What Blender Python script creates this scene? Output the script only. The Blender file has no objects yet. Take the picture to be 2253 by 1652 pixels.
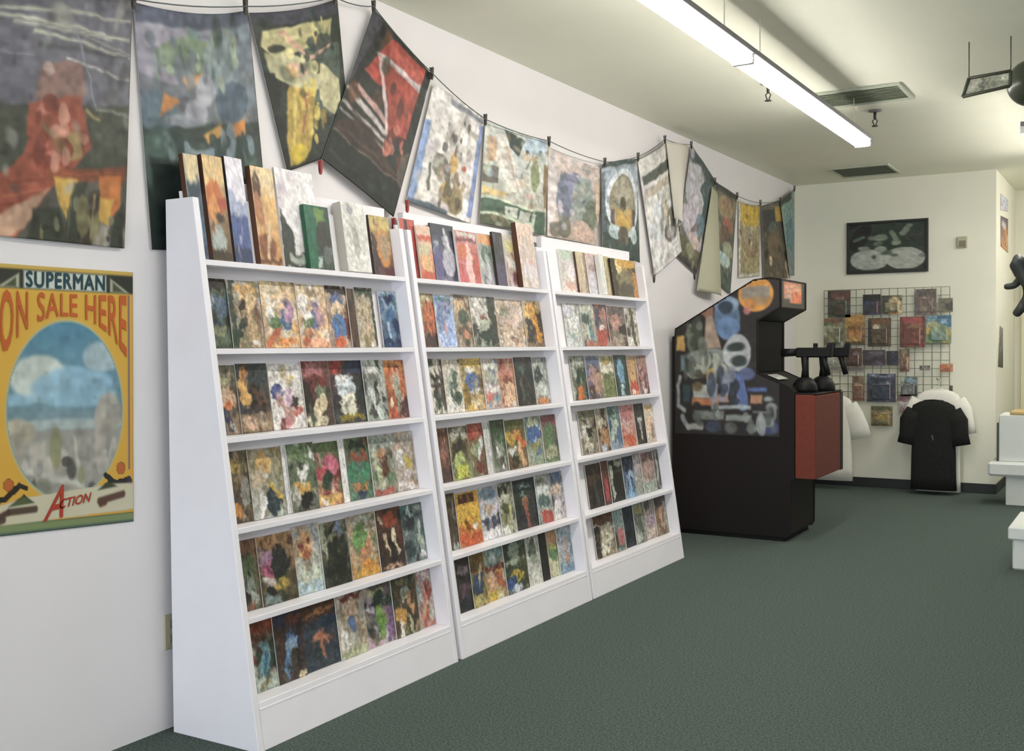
import bpy, bmesh, math, random, re
import numpy as np
from mathutils import Matrix, Vector

SC = bpy.context.scene
COL = SC.collection

# ---------------------------------------------------------------- camera
IW, IH = 2253.0, 1652.0
FPX = 2351.98
YAW, PIT, ROL = math.radians(30.7892), math.radians(1.469), math.radians(-0.4103)
CAM = np.array([3.0387, 0.0, 1.3664])
_fw = np.array([-math.sin(YAW) * math.cos(PIT), math.cos(YAW) * math.cos(PIT), -math.sin(PIT)])
_r0 = np.array([math.cos(YAW), math.sin(YAW), 0.0])
_u0 = np.cross(_r0, _fw)
_r = _r0 * math.cos(ROL) + _u0 * math.sin(ROL)
_u = _u0 * math.cos(ROL) - _r0 * math.sin(ROL)
cd = bpy.data.cameras.new('camera')
cam = bpy.data.objects.new('camera', cd)
COL.objects.link(cam)
cd.sensor_fit = 'HORIZONTAL'
cd.sensor_width = 36.0
cd.lens = FPX * 36.0 / IW
cd.clip_start = 0.05
m = Matrix.Identity(4)
for i in range(3):
    m[i][0] = _r[i]; m[i][1] = _u[i]; m[i][2] = -_fw[i]; m[i][3] = CAM[i]
cam.matrix_world = m
SC.camera = cam

# ---------------------------------------------------------------- light and exposure
SC.view_settings.view_transform = 'Standard'
SC.view_settings.look = 'None'
SC.view_settings.gamma = 1.0
SC.view_settings.use_curve_mapping = False
SC.view_settings.exposure = 0.0
SC.cycles.use_denoising = True
world = bpy.data.worlds.new('world')
SC.world = world
world.use_nodes = True
bgn = world.node_tree.nodes['Background']
bgn.inputs[0].default_value = (0.80, 0.88, 1.0, 1)
bgn.inputs[1].default_value = 0.6
TUBE_POWER = 36.0
# cool area light added in the unseen shop-front opening behind the camera
ld = bpy.data.lights.new('shopfront_fill', 'AREA')
ld.shape = 'RECTANGLE'; ld.size = 4.6; ld.size_y = 1.7
ld.energy = 225.0
ld.color = (0.80, 0.87, 1.0)
lo = bpy.data.objects.new('shopfront_fill', ld)
COL.objects.link(lo)
lo.location = (2.9, -3.85, 1.25)
lo.rotation_euler = (math.radians(90), 0, 0)

# ---------------------------------------------------------------- measuring helpers (photo pixel -> point on a real plane)
def ray(x, y):
    return _fw + _r * (x - IW / 2) / FPX - _u * (y - IH / 2) / FPX
def on(x, y, n, d):
    n = np.array(n, float); v = ray(x, y)
    return CAM + v * ((d - CAM @ n) / (v @ n))
def onX(x, y, v): return on(x, y, (1, 0, 0), v)
def onY(x, y, v): return on(x, y, (0, 1, 0), v)
def onZ(x, y, v): return on(x, y, (0, 0, 1), v)
def px_of(P):
    d = np.array(P, float) - CAM
    return IW / 2 + FPX * (d @ _r) / (d @ _fw)

# ---------------------------------------------------------------- materials
def lin(c):
    c = np.asarray(c, float)
    return np.where(c <= 0.04045, c / 12.92, ((c + 0.055) / 1.055) ** 2.4)
MATS = {}
def mat(name, rgb, rough=0.6, spec=0.4, metal=0.0, noise=None, bump=None, emit=None, coat=0.0):
    if name in MATS: return MATS[name]
    mt = bpy.data.materials.new(name); mt.use_nodes = True
    nt = mt.node_tree; b = nt.nodes['Principled BSDF']
    c = lin(np.array(rgb) / 255.0)
    b.inputs['Base Color'].default_value = (*c, 1)
    b.inputs['Roughness'].default_value = rough
    b.inputs['Specular IOR Level'].default_value = spec
    b.inputs['Metallic'].default_value = metal
    if coat: b.inputs['Coat Weight'].default_value = coat
    if noise:                                   # (scale, amount): fine colour variation
        tc = nt.nodes.new('ShaderNodeTexCoord')
        nz = nt.nodes.new('ShaderNodeTexNoise')
        nz.inputs['Scale'].default_value = noise[0]; nz.inputs['Detail'].default_value = 6
        nt.links.new(tc.outputs['Object'], nz.inputs['Vector'])
        rp = nt.nodes.new('ShaderNodeValToRGB')
        rp.color_ramp.elements[0].position = 0.3; rp.color_ramp.elements[1].position = 0.7
        rp.color_ramp.elements[0].color = (*(c * (1 - noise[1])), 1)
        rp.color_ramp.elements[1].color = (*np.clip(c * (1 + noise[1]), 0, 1), 1)
        nt.links.new(nz.outputs['Fac'], rp.inputs['Fac'])
        nt.links.new(rp.outputs['Color'], b.inputs['Base Color'])
    if bump:                                    # (scale, strength)
        tc = nt.nodes.new('ShaderNodeTexCoord')
        nz = nt.nodes.new('ShaderNodeTexNoise')
        nz.inputs['Scale'].default_value = bump[0]; nz.inputs['Detail'].default_value = 4
        nt.links.new(tc.outputs['Object'], nz.inputs['Vector'])
        bp = nt.nodes.new('ShaderNodeBump')
        bp.inputs['Strength'].default_value = bump[1]; bp.inputs['Distance'].default_value = 0.01
        nt.links.new(nz.outputs['Fac'], bp.inputs['Height'])
        nt.links.new(bp.outputs['Normal'], b.inputs['Normal'])
    if emit:
        b.inputs['Emission Color'].default_value = (*emit[0], 1)
        b.inputs['Emission Strength'].default_value = emit[1]
    MATS[name] = mt
    return mt
def print_mat(name, rough, coat=0.0, spec=0.5):
    """printed sheet: colour comes from the print attribute of the mesh, with a faint paper grain"""
    mt = bpy.data.materials.new(name); mt.use_nodes = True
    nt = mt.node_tree; b = nt.nodes['Principled BSDF']
    at = nt.nodes.new('ShaderNodeAttribute'); at.attribute_name = 'print'
    nt.links.new(at.outputs['Color'], b.inputs['Base Color'])
    b.inputs['Roughness'].default_value = rough
    b.inputs['Specular IOR Level'].default_value = spec
    b.inputs['Coat Weight'].default_value = coat
    b.inputs['Coat Roughness'].default_value = 0.15
    MATS[name] = mt
    return mt
M_COVER = print_mat('printed_cover', 0.45, 0.0, 0.35)
M_POSTER = print_mat('printed_poster', 0.5, 0.0, 0.3)
M_DECAL = print_mat('printed_decal', 0.4)
M_PAPER = mat('paper_white', (224, 220, 212), 0.7)
M_BACK = mat('poster_back', (214, 210, 196), 0.6)
M_RACK = mat('rack_white_paint', (236, 233, 236), 0.45, 0.4, noise=(6, 0.02))
M_WALL = mat('wall_paint', (229, 225, 224), 0.85, 0.2, noise=(2.0, 0.02), bump=(180, 0.05))
M_WALLB = mat('wall_paint_back', (234, 232, 214), 0.85, 0.2, noise=(2.0, 0.02), bump=(180, 0.05))
M_CEIL = mat('ceiling_paint', (234, 234, 214), 0.6, 0.3, noise=(1.2, 0.03), bump=(120, 0.05))
M_CARPET = mat('carpet_pile', (92, 104, 97), 0.95, 0.1, noise=(120, 0.5), bump=(220, 1.0))
M_BASEB = mat('vinyl_base', (42, 44, 42), 0.5)
M_BLACK = mat('cabinet_black', (28, 23, 21), 0.55, 0.2)
M_BLACKP = mat('plastic_black', (22, 22, 21), 0.5, 0.2)
M_RED = mat('pod_red', (112, 56, 44), 0.7, 0.2, noise=(30, 0.08))
M_RED_SHADE = mat('pod_red_front', (100, 54, 45), 0.7, 0.2, noise=(30, 0.08))  # darker copy of the pod red: shade of the front face in its colour
M_SCREEN = mat('screen_glass', (14, 13, 12), 0.6, 0.08)
M_DARKMETAL = mat('dark_metal', (70, 74, 68), 0.45, 0.5, 0.6)
M_GREYMETAL = mat('fixture_grey', (120, 118, 120), 0.5, 0.4)
M_WIRE = mat('grid_wire', (128, 134, 112), 0.5, 0.4, 0.1)
M_STRING = mat('string', (92, 98, 96), 0.8)
M_PEG = mat('peg_dark', (74, 68, 62), 0.6)
M_PEGR = mat('peg_red', (150, 66, 60), 0.6)
M_SHIRTK = mat('shirt_black', (40, 40, 38), 0.9, 0.1, noise=(40, 0.15))
M_SHIRTW = mat('shirt_white', (230, 228, 216), 0.9, 0.1)
M_HANGER = mat('hanger_white', (222, 226, 214), 0.4)
M_BEIGE = mat('plate_beige', (180, 176, 150), 0.5)
M_BROWN = mat('spine_brown', (84, 54, 38), 0.55)
M_DOOR = mat('door_paint', (206, 204, 168), 0.6)
M_LENS = mat('lamp_lens', (250, 248, 240), 0.5, emit=((1.0, 0.965, 0.925), TUBE_POWER))
M_CARD = mat('carton_white', (216, 220, 214), 0.7, noise=(8, 0.03))
M_TAN = mat('counter_edge_tan', (190, 164, 110), 0.5)
M_EDGE = mat('poster_edge', (200, 198, 190), 0.6)
M_PAINTK = mat('frame_black', (38, 38, 34), 0.4)

# ---------------------------------------------------------------- objects
WL = {}
def put(o, loc, parent=None):
    """link o with world position loc, under parent if given"""
    COL.objects.link(o)
    WL[o] = Vector(loc)
    if parent is not None:
        o.parent = parent
        o.location = Vector(loc) - WL[parent]
    else:
        o.location = loc
    return o
def thing(name, loc, label, cat, group=None):
    o = bpy.data.objects.new(name, None)
    o.empty_display_size = 0.05
    put(o, loc)
    tag(o, label, cat, group)
    return o
def tag(o, label, cat, group=None):
    o['label'] = label; o['category'] = cat
    if group: o['group'] = group
    return o
def struct(o, label=None):
    o['kind'] = 'structure'
    if label: o['label'] = label
    return o
def mesh(name, verts, faces, mats, parent=None, midx=None, smooth=False, cols=None, origin=None):
    V = np.asarray(verts, float).reshape(-1, 3)
    if origin is None:
        lo_, hi_ = V.min(0), V.max(0)
        origin = np.array([(lo_[0] + hi_[0]) / 2, (lo_[1] + hi_[1]) / 2, lo_[2]])
    me = bpy.data.meshes.new(name)
    me.from_pydata((V - origin).tolist(), [], faces)
    for mt in (mats if isinstance(mats, (list, tuple)) else [mats]): me.materials.append(mt)
    if midx is not None: me.polygons.foreach_set('material_index', midx)
    if smooth: me.polygons.foreach_set('use_smooth', [True] * len(me.polygons))
    if cols is not None:
        at = me.attributes.new('print', 'FLOAT_COLOR', 'POINT')
        c4 = np.ones((len(V), 4)); c4[:, :3] = cols
        at.data.foreach_set('color', c4.ravel())
    me.update()
    o = bpy.data.objects.new(name, me)
    return put(o, tuple(origin), parent)
def bm_obj(name, bm, mats, parent=None, smooth=False):
    bmesh.ops.recalc_face_normals(bm, faces=bm.faces)
    V = [v.co[:] for v in bm.verts]
    for i, v in enumerate(bm.verts): v.index = i
    F = [[v.index for v in f.verts] for f in bm.faces]
    mi = [f.material_index for f in bm.faces]
    bm.free()
    return mesh(name, V, F, mats, parent, mi, smooth)
def bm_box(bm, lo_, hi_, bevel=0.0, segs=1):
    r = bmesh.ops.create_cube(bm, size=1.0)
    vs = r['verts']
    for v in vs:
        v.co = Vector([(lo_[i] + hi_[i]) / 2 + v.co[i] * (hi_[i] - lo_[i]) for i in range(3)])
    if bevel > 0:
        es = list({e for v in vs for e in v.link_edges})
        bmesh.ops.bevel(bm, geom=es, offset=bevel, segments=segs, affect='EDGES')
def box(name, lo_, hi_, mats, parent=None, bevel=0.0):
    bm = bmesh.new(); bm_box(bm, lo_, hi_, bevel)
    return bm_obj(name, bm, mats, parent)
def bm_prism(bm, poly, axis, a, b):
    """poly in the two other axes, extruded along axis from a to b"""
    def P(q, t):
        if axis == 1: return (q[0], t, q[1])
        if axis == 0: return (t, q[0], q[1])
        return (q[0], q[1], t)
    A = [bm.verts.new(P(q, a)) for q in poly]; B = [bm.verts.new(P(q, b)) for q in poly]
    n = len(poly)
    bm.faces.new(A); bm.faces.new(B[::-1])
    for i in range(n):
        bm.faces.new((A[i], B[i], B[(i + 1) % n], A[(i + 1) % n]))
def prism(name, poly, axis, a, b, mats, parent=None, bevel=0.0):
    bm = bmesh.new(); bm_prism(bm, poly, axis, a, b)
    if bevel: bmesh.ops.bevel(bm, geom=list(bm.edges), offset=bevel, segments=1, affect='EDGES')
    return bm_obj(name, bm, mats, parent)
def bm_tube(bm, pts, rad, n=8, caps=True):
    pts = [Vector(p) for p in pts]
    rads = rad if isinstance(rad, (list, tuple)) else [rad] * len(pts)
    rings = []
    up = None
    for i, p in enumerate(pts):
        t = (pts[min(i + 1, len(pts) - 1)] - pts[max(i - 1, 0)]).normalized()
        if up is None: up = Vector((0, 0, 1)) if abs(t.z) < 0.9 else Vector((1, 0, 0))
        s = t.cross(up).normalized(); up = s.cross(t).normalized()
        rings.append([bm.verts.new(p + rads[i] * (s * math.cos(2 * math.pi * k / n) + up * math.sin(2 * math.pi * k / n))) for k in range(n)])
    for a, b in zip(rings[:-1], rings[1:]):
        for k in range(n): bm.faces.new((a[k], a[(k + 1) % n], b[(k + 1) % n], b[k]))
    if caps:
        bm.faces.new(rings[0][::-1]); bm.faces.new(rings[-1])
def tube(name, pts, rad, mats, parent=None, n=8):
    bm = bmesh.new(); bm_tube(bm, pts, rad, n)
    return bm_obj(name, bm, mats, parent, True)
def bm_lathe(bm, c, prof, n=16):
    """prof: (radius, z) list, around the vertical through c"""
    rings = [[bm.verts.new((c[0] + r * math.cos(2 * math.pi * k / n), c[1] + r * math.sin(2 * math.pi * k / n), c[2] + z)) for k in range(n)] for r, z in prof]
    for a, b in zip(rings[:-1], rings[1:]):
        for k in range(n): bm.faces.new((a[k], a[(k + 1) % n], b[(k + 1) % n], b[k]))
    bm.faces.new(rings[0][::-1]); bm.faces.new(rings[-1])

# ---------------------------------------------------------------- printed pictures (flat print, colour only)
PAL = dict(k=(34, 34, 31), w=(226, 222, 216), g=(150, 148, 140), d=(78, 77, 72), r=(176, 66, 54), o=(216, 136, 74), y=(212, 178, 84),
           b=(78, 104, 152), n=(44, 54, 80), t=(78, 116, 116), G=(88, 116, 80), D=(46, 62, 50), s=(202, 168, 140), c=(222, 206, 168),
           B=(98, 68, 50), p=(206, 136, 140), v=(116, 100, 128), l=(158, 178, 200), m=(108, 50, 44), O=(124, 118, 80), L=(188, 198, 178),
           R=(182, 98, 68), a=(184, 178, 166), K=(48, 42, 36), T=(150, 128, 100), u=(58, 92, 140), q=(200, 188, 196), A=(120, 130, 122),
           e=(140, 140, 100), F=(104, 128, 120))
GAIN = 1.0
def colr(s):
    return np.array(PAL[s] if s in PAL else [int(s[i:i + 2], 16) for i in (1, 3, 5)], float) / 255.0
def sstep(d, w):
    t = np.clip(0.5 - d / (2 * w), 0, 1)
    return t * t * (3 - 2 * t)
def shade(img, msk, c, al=0.95):
    a = (msk * al)[..., None]
    return img * (1 - a) + colr(c) * a
def poly_sd(U, V, pts):
    inside = np.zeros(U.shape, bool); dist = np.full(U.shape, 9.0)
    n = len(pts)
    for i in range(n):
        x0, y0 = pts[i]; x1, y1 = pts[(i + 1) % n]
        c = ((y0 > V) != (y1 > V)) & (U < (x1 - x0) * (V - y0) / ((y1 - y0) + 1e-9) + x0)
        inside ^= c
        ex, ey = x1 - x0, y1 - y0
        t = np.clip(((U - x0) * ex + (V - y0) * ey) / (ex * ex + ey * ey + 1e-9), 0, 1)
        dist = np.minimum(dist, np.hypot(U - x0 - t * ex, V - y0 - t * ey))
    return np.where(inside, -dist, dist)
def vnoise(U, V, nx, ny, rng):
    g = np.array([[rng.uniform(-1, 1) for _ in range(nx + 2)] for _ in range(ny + 2)])
    x = np.clip(U, 0, 1) * nx; y = np.clip(V, 0, 1) * ny
    i = x.astype(int); j = y.astype(int); fx_ = x - i; fy_ = y - j
    fx_ = fx_ * fx_ * (3 - 2 * fx_); fy_ = fy_ * fy_ * (3 - 2 * fy_)
    return (g[j, i] * (1 - fx_) + g[j, i + 1] * fx_) * (1 - fy_) + (g[j + 1, i] * (1 - fx_) + g[j + 1, i + 1] * fx_) * fy_
def paint(U, V, bg, mott='', shapes='', seed=0, asp=1.5, nblob=16, soft=0.02, wob=0.02, size=(0.05, 0.2), after=0, ktex=1.0, sat=0.9):
    """bg: 'top bottom' colours; mott: letters for mottling; shapes drawn over it. Returns linear rgb. V runs down."""
    rng = random.Random(seed)
    # hand-drawn wobble
    ph = [rng.uniform(0, 6.28) for _ in range(8)]
    fq = [rng.uniform(5, 16) for _ in range(8)]
    Uw = U + wob * (np.sin(fq[0] * V + ph[0]) + 0.6 * np.sin(fq[1] * V * 1.7 + fq[2] * U + ph[1]) + 0.4 * np.sin(fq[6] * 2.6 * U + ph[6]))
    Vw = V + wob * 0.7 * (np.sin(fq[3] * U + ph[2]) + 0.6 * np.sin(fq[4] * U * 1.7 + fq[5] * V + ph[3]) + 0.4 * np.sin(fq[7] * 2.6 * V + ph[7]))
    if wob > 0:
        ny_ = max(2, int(10 * asp))
        Uw = Uw + wob * (1.7 * vnoise(U, V, 10, ny_, rng) + 1.0 * vnoise(U, V, 22, int(ny_ * 2.2), rng))
        Vw = Vw + wob * (1.2 * vnoise(U, V, 10, ny_, rng) + 0.8 * vnoise(U, V, 22, int(ny_ * 2.2), rng))
    b = bg.split()
    c0 = colr(b[0]); c1 = colr(b[-1])
    t = np.clip(V, 0, 1)[..., None]
    img = c0 * (1 - t) + c1 * t
    def blobs(img, n, sz, al):
        for _ in range(n):
            x, y = rng.random(), rng.random()
            rx = rng.uniform(*sz); ry = rng.uniform(*sz) * rng.choice((0.5, 1, 1.6))
            an = rng.uniform(0, 3.14); ca, sa = math.cos(an), math.sin(an)
            dx, dy = Uw - x, (Vw - y)
            d = np.hypot((dx * ca + dy * sa) / rx, (-dx * sa + dy * ca) / ry) - 1
            img = shade(img, sstep(d * min(rx, ry), soft * 1.6), rng.choice(mott), rng.uniform(*al))
        return img
    if mott: img = blobs(img, nblob, size, (0.45, 0.9))
    for tok in shapes.split():
        k = tok[0]; a = tok[1:].split(',')
        c = a[-1]; al = 0.92
        if k == 'r':
            x0, y0, x1, y1 = map(float, a[:4])
            d = np.maximum(np.maximum(x0 - Uw, Uw - x1), np.maximum(y0 - Vw, Vw - y1))
        elif k == 'e':
            x, y, rx, ry = map(float, a[:4])
            d = (np.hypot((Uw - x) / rx, (Vw - y) / ry) - 1) * min(rx, ry)
        elif k == 'l':
            x0, y0, x1, y1, w = map(float, a[:5])
            ex, ey = x1 - x0, y1 - y0
            tt = np.clip(((Uw - x0) * ex + (Vw - y0) * ey) / (ex * ex + ey * ey + 1e-9), 0, 1)
            d = np.hypot(Uw - x0 - tt * ex, Vw - y0 - tt * ey) - w
        elif k == 'p':
            f = list(map(float, a[:-1])); d = poly_sd(Uw, Vw, list(zip(f[0::2], f[1::2])))
        elif k == 'R':                       # crisp rectangle
            x0, y0, x1, y1 = map(float, a[:4])
            d = np.maximum(np.maximum(x0 - U, U - x1), np.maximum(y0 - V, V - y1)); al = 1
            img = shade(img, sstep(d, 0.006), c, al); continue
        elif k == 'E':
            x, y, rx, ry = map(float, a[:4])
            d = (np.hypot((U - x) / rx, (V - y) / ry) - 1) * min(rx, ry)
            img = shade(img, sstep(d, 0.006), c, 1); continue
        elif k == 'P':
            f = list(map(float, a[:-1])); d = poly_sd(U, V, list(zip(f[0::2], f[1::2])))
            img = shade(img, sstep(d, 0.006), c, 1); continue
        elif k == 'B':                       # extra mottle here: x0,y0,x1,y1,letters
            x0, y0, x1, y1 = map(float, a[:4]); cl = re.findall('#[0-9a-fA-F]{6}|[A-Za-z]', c)
            for _ in range(14):
                x, y = rng.uniform(x0, x1), rng.uniform(y0, y1); q = rng.uniform(0.012, 0.05)
                d = (np.hypot((Uw - x) / q, (Vw - y) / (q * rng.uniform(0.5, 2))) - 1) * q
                img = shade(img, sstep(d, soft * 0.7), rng.choice(cl), 0.8)
            continue
        img = shade(img, sstep(d, soft), c, al)
    if after: img = blobs(img, after, (0.012, 0.055), (0.4, 0.85))
    if mott or wob > 0:                        # broken ink texture of the artwork
        tx = 0.16 * vnoise(U, V, 12, int(12 * asp), rng) + 0.15 * vnoise(U, V, 26, int(26 * asp), rng)
        ink = vnoise(U, V, 20, int(20 * asp), rng)
        tx = tx - 0.42 * np.clip(ink - 0.45, 0, 1)
        img = img * (1 + ktex * tx)[..., None] + (0.10 * ktex * np.clip(vnoise(U, V, 18, int(18 * asp), rng) - 0.4, 0, 1))[..., None]
    grey = img.mean(-1, keepdims=True)
    img = grey + (img - grey) * sat
    return np.clip(lin(np.clip(img, 0, 1)) * GAIN, 0, 0.9)
def grid_uv(nx, ny):
    u, v = np.meshgrid(np.linspace(0, 1, nx + 1), np.linspace(0, 1, ny + 1))
    return u, v
def grid_faces(nx, ny, off=0, flip=False):
    F = []
    for j in range(ny):
        for i in range(nx):
            a = off + j * (nx + 1) + i
            q = (a, a + nx + 1, a + nx + 2, a + 1)
            F.append(q[::-1] if flip else q)
    return F
def printed_box(name, w, h, t, cols, nx, ny, parent=None, side=None, matf=None, depth_axis='x'):
    """box standing on its base: width along +Y, height Z, printed face towards +X. Returns an object at the origin."""
    u, v = grid_uv(nx, ny)
    V = np.stack([np.full(u.shape, t), (u - 0.5) * w, (1 - v) * h], -1).reshape(-1, 3)
    F = grid_faces(nx, ny)
    n = len(V); nf = len(F)
    Bx = np.array([[x, y, z] for x in (0, t) for y in (-w / 2, w / 2) for z in (0, h)])
    F = F + [(n + 0, n + 1, n + 3, n + 2), (n + 0, n + 4, n + 5, n + 1), (n + 2, n + 3, n + 7, n + 6), (n + 0, n + 2, n + 6, n + 4), (n + 1, n + 5, n + 7, n + 3)]
    V = np.vstack([V, Bx])
    C = np.vstack([cols.reshape(-1, 3), np.tile([[0.7, 0.68, 0.64]], (8, 1))])
    mi = [0] * nf + [1, 2, 1, 1, 1]
    return mesh(name, V, F, [matf or M_COVER, M_PAPER, side or M_PAPER], parent, mi, False, C, origin=np.zeros(3))

# ================================================================ THE ROOM
HC, YB, XR, XE = 2.957, 10.629, 5.6, 1.838
YF, YD = -4.0, 12.25            # shop front, wall of the back passage
struct(box('floor', (-0.1, YF - 0.1, -0.1), (XR + 0.1, YD + 0.1, 0.0), M_CARPET))
struct(box('ceiling', (-0.1, YF - 0.1, HC), (XR + 0.1, YD + 0.1, HC + 0.1), M_CEIL))
struct(box('wall_left', (-0.1, YF, 0), (0.0, YB, HC), M_WALL))
struct(box('wall_back', (-0.1, YB, 0), (XE, YD, HC), M_WALLB))
struct(box('wall_far', (XE, YD, 0), (XR, YD + 0.1, HC), M_WALLB))
struct(box('wall_right', (XR, YF, 0), (XR + 0.1, YD, HC), M_WALL))
# shop front behind the camera: sill, header and piers around the glazed opening
wf = bmesh.new()
bm_box(wf, (-0.1, YF - 0.1, 0), (XR + 0.1, YF, 0.3))
bm_box(wf, (-0.1, YF - 0.1, 2.6), (XR + 0.1, YF, HC))
bm_box(wf, (-0.1, YF - 0.1, 0.3), (0.4, YF, 2.6))
bm_box(wf, (XR - 0.3, YF - 0.1, 0.3), (XR + 0.1, YF, 2.6))
struct(bm_obj('wall_front', wf, M_WALL))
bb = struct(box('baseboard_back', (0.0, YB - 0.012, 0), (XE + 0.012, YB, 0.09), M_BASEB, None, 0.003))
struct(box('baseboard_passage', (XE, YB, 0), (XE + 0.012, YD - 0.02, 0.09), M_BASEB, None, 0.003))
# door of the back passage
dr = struct(box('door_1', (1.99, YD - 0.045, 0.005), (2.75, YD - 0.002, 2.08), M_DOOR, None, 0.004))
for a, b in (((1.90, YD - 0.06, 0.0), (1.985, YD - 0.001, 2.17)), ((2.755, YD - 0.06, 0.0), (2.84, YD - 0.001, 2.17)), ((1.90, YD - 0.061, 2.085), (2.84, YD - 0.001, 2.171))):
    box('door_frame', a, b, mat('door_frame_paint', (222, 216, 186), 0.6), dr, 0.004)
for z0, z1 in ((0.25, 0.95), (1.1, 1.95)):
    box('door_panel', (2.10, YD - 0.053, z0), (2.64, YD - 0.044, z1), mat('door_panel_paint', (186, 192, 150), 0.6), dr, 0.004)
bm = bmesh.new(); bm_lathe(bm, (2.05, YD - 0.075, 1.02), [(0.004, 0.0), (0.025, 0.012), (0.028, 0.03), (0.02, 0.05), (0.003, 0.058)], 10)
bm_obj('door_knob', bm, M_DARKMETAL, dr, True)

# ================================================================ RACKS
XB, KS, HR = 0.4601, 0.1462, 1.9
SH = [1.6836, 1.3718, 1.0634, 0.7512, 0.4450, 0.1611]
BAYS = [(2.6352, 3.8554), (3.8865, 5.1653), (5.1817, 6.4943)]
RKN = ['rack beside the yellow wall poster', 'middle rack', 'rack beside the arcade cabinet']
XW, REC, TP = 0.046, 0.082, 0.028
def fx(z): return XB - KS * z
for bi, (ya, yb) in enumerate(BAYS):
    root = thing('comic_rack', ((XW + XB) / 2, (ya + yb) / 2, 0),
                 'white sloping wooden comic ' + RKN[bi], 'rack', 'white comic racks along the wall')
    for y0 in (ya, yb - TP):
        prism('side_panel', [(XW, 0), (XB, 0), (fx(HR), HR), (XW, HR)], 1, y0, y0 + TP, M_RACK, root, 0.002)
    # sloping back panel, upright top board with rail
    zt = 1.93
    prism('back_panel', [(fx(0.1) - REC - 0.012, 0.1), (fx(0.1) - REC, 0.1), (fx(zt) - REC, zt), (fx(zt) - REC - 0.012, zt)], 1, ya + TP, yb - TP, M_RACK, root)
    for z in SH[:-1]:
        prism('shelf', [(fx(z) - REC, z - 0.02), (fx(z) - 0.001, z - 0.02), (fx(z) - 0.001, z), (fx(z) - REC, z)], 1, ya + TP, yb - TP, M_RACK, root, 0.0015)
    z = SH[-1]
    prism('base_board', [(fx(z) - REC, z - 0.02), (fx(0) - 0.02, z - 0.02), (fx(0) - 0.02, 0.0), (fx(0) - 0.001, 0.0), (fx(z) - 0.001, z), (fx(z) - REC, z)], 1, ya + TP, yb - TP, M_RACK, root, 0.0015)
    r0, r1 = ((ya + 0.30, yb + 0.02), (ya + 0.11, yb + 0.065), (ya + 0.12, yb + 0.025))[bi]
    box('top_rail', (XW, r0, 1.925), (XW + 0.034, min(r1, yb), 1.998), M_RACK, root, 0.003)

# ---------------------------------------------------------------- comics
def y_at(px, xrec, z):
    lo_, hi_ = 1.5, 9.0
    for _ in range(40):
        mid = (lo_ + hi_) / 2
        if px_of((fx(z) - xrec, mid, z)) < px: lo_ = mid
        else: hi_ = mid
    return lo_
LEAN = -math.atan(KS)
ORD = ['top', 'second', 'third', 'fourth', 'fifth', 'lowest']
# (x0, x1 in the photo, background, mottling colours, shapes, words)
S = 'r.62,.9,.82,1.0,w'
C = {}
C[0, 1] = [
 (453, 502, 'O D', 'DtFkn', 'r0,0,1,.16,K e.6,.4,.4,.16,#5a6c82 e.3,.34,.12,.07,#b8c4d0 e.5,.75,.3,.08,e r0,.82,1,1,#55604c', 'dark slate and moss'),
 (504, 574, 'a T', 'TsaOB', 'r0,0,.18,1,D e.62,.3,.28,.18,#d9b98a e.45,.42,.13,.14,K l.5,.5,.75,.9,.11,#b79a74 l.2,.8,.5,.55,.05,D e.5,.12,.4,.05,#cf9f60 '+S, 'sandy tan and olive'),
 (576, 655, '#cdb58c #d8a066', 'sacwT', 'p.05,.42,.35,.3,.25,.55,.08,.58,w r.5,.4,.75,.72,u e.72,.45,.16,.12,#a87e9c e.68,.3,.14,.06,v e.3,.62,.2,.11,G l.1,.95,.4,.75,.07,R r.4,.85,.9,.97,o e.3,.14,.14,.05,c', 'tan, blue and green'),
 (655, 719, '#cbb792 #d29a74', 'sacTw', 'e.2,.35,.15,.2,w r.45,.4,.7,.72,#5a6a96 e.7,.5,.16,.14,#b58a92 e.3,.6,.18,.1,G l.1,.95,.35,.78,.07,R r.3,.88,.85,.98,#e0a080 e.5,.14,.25,.06,T e.62,.32,.13,.06,v', 'cream, violet and brick'),
 (719, 766, '#b09a86 #9a8878', 'sTdB', 'r0,0,1,.12,K e.5,.2,.3,.1,#5a6e98 e.5,.4,.26,.14,#d9bd9a e.5,.65,.34,.2,#466fa8 e.5,.9,.24,.12,#c9603e r.78,.5,1,.85,m', 'bright blue with red ball'),
 (767, 783, '#5a4636 #4a392c', 'BKB', '', 'narrow dark brown'),
 (784, 824, '#9a927c #b4a288', 'TaOs', 'r0,0,1,.12,D e.45,.5,.3,.3,#b9a68a e.35,.4,.1,.06,O r.86,0,1,1,D '+S, 'plain beige'),
 (836, 886, '#9fb0bc #33445c', 'nublt', 'e.55,.14,.3,.07,n r.35,.26,.8,.34,l e.5,.42,.25,.14,#4a7096 l.4,.62,.45,.75,.08,l e.8,.6,.2,.12,n r.05,.84,.95,.95,n', 'deep navy and steel blue'),
]
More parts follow.
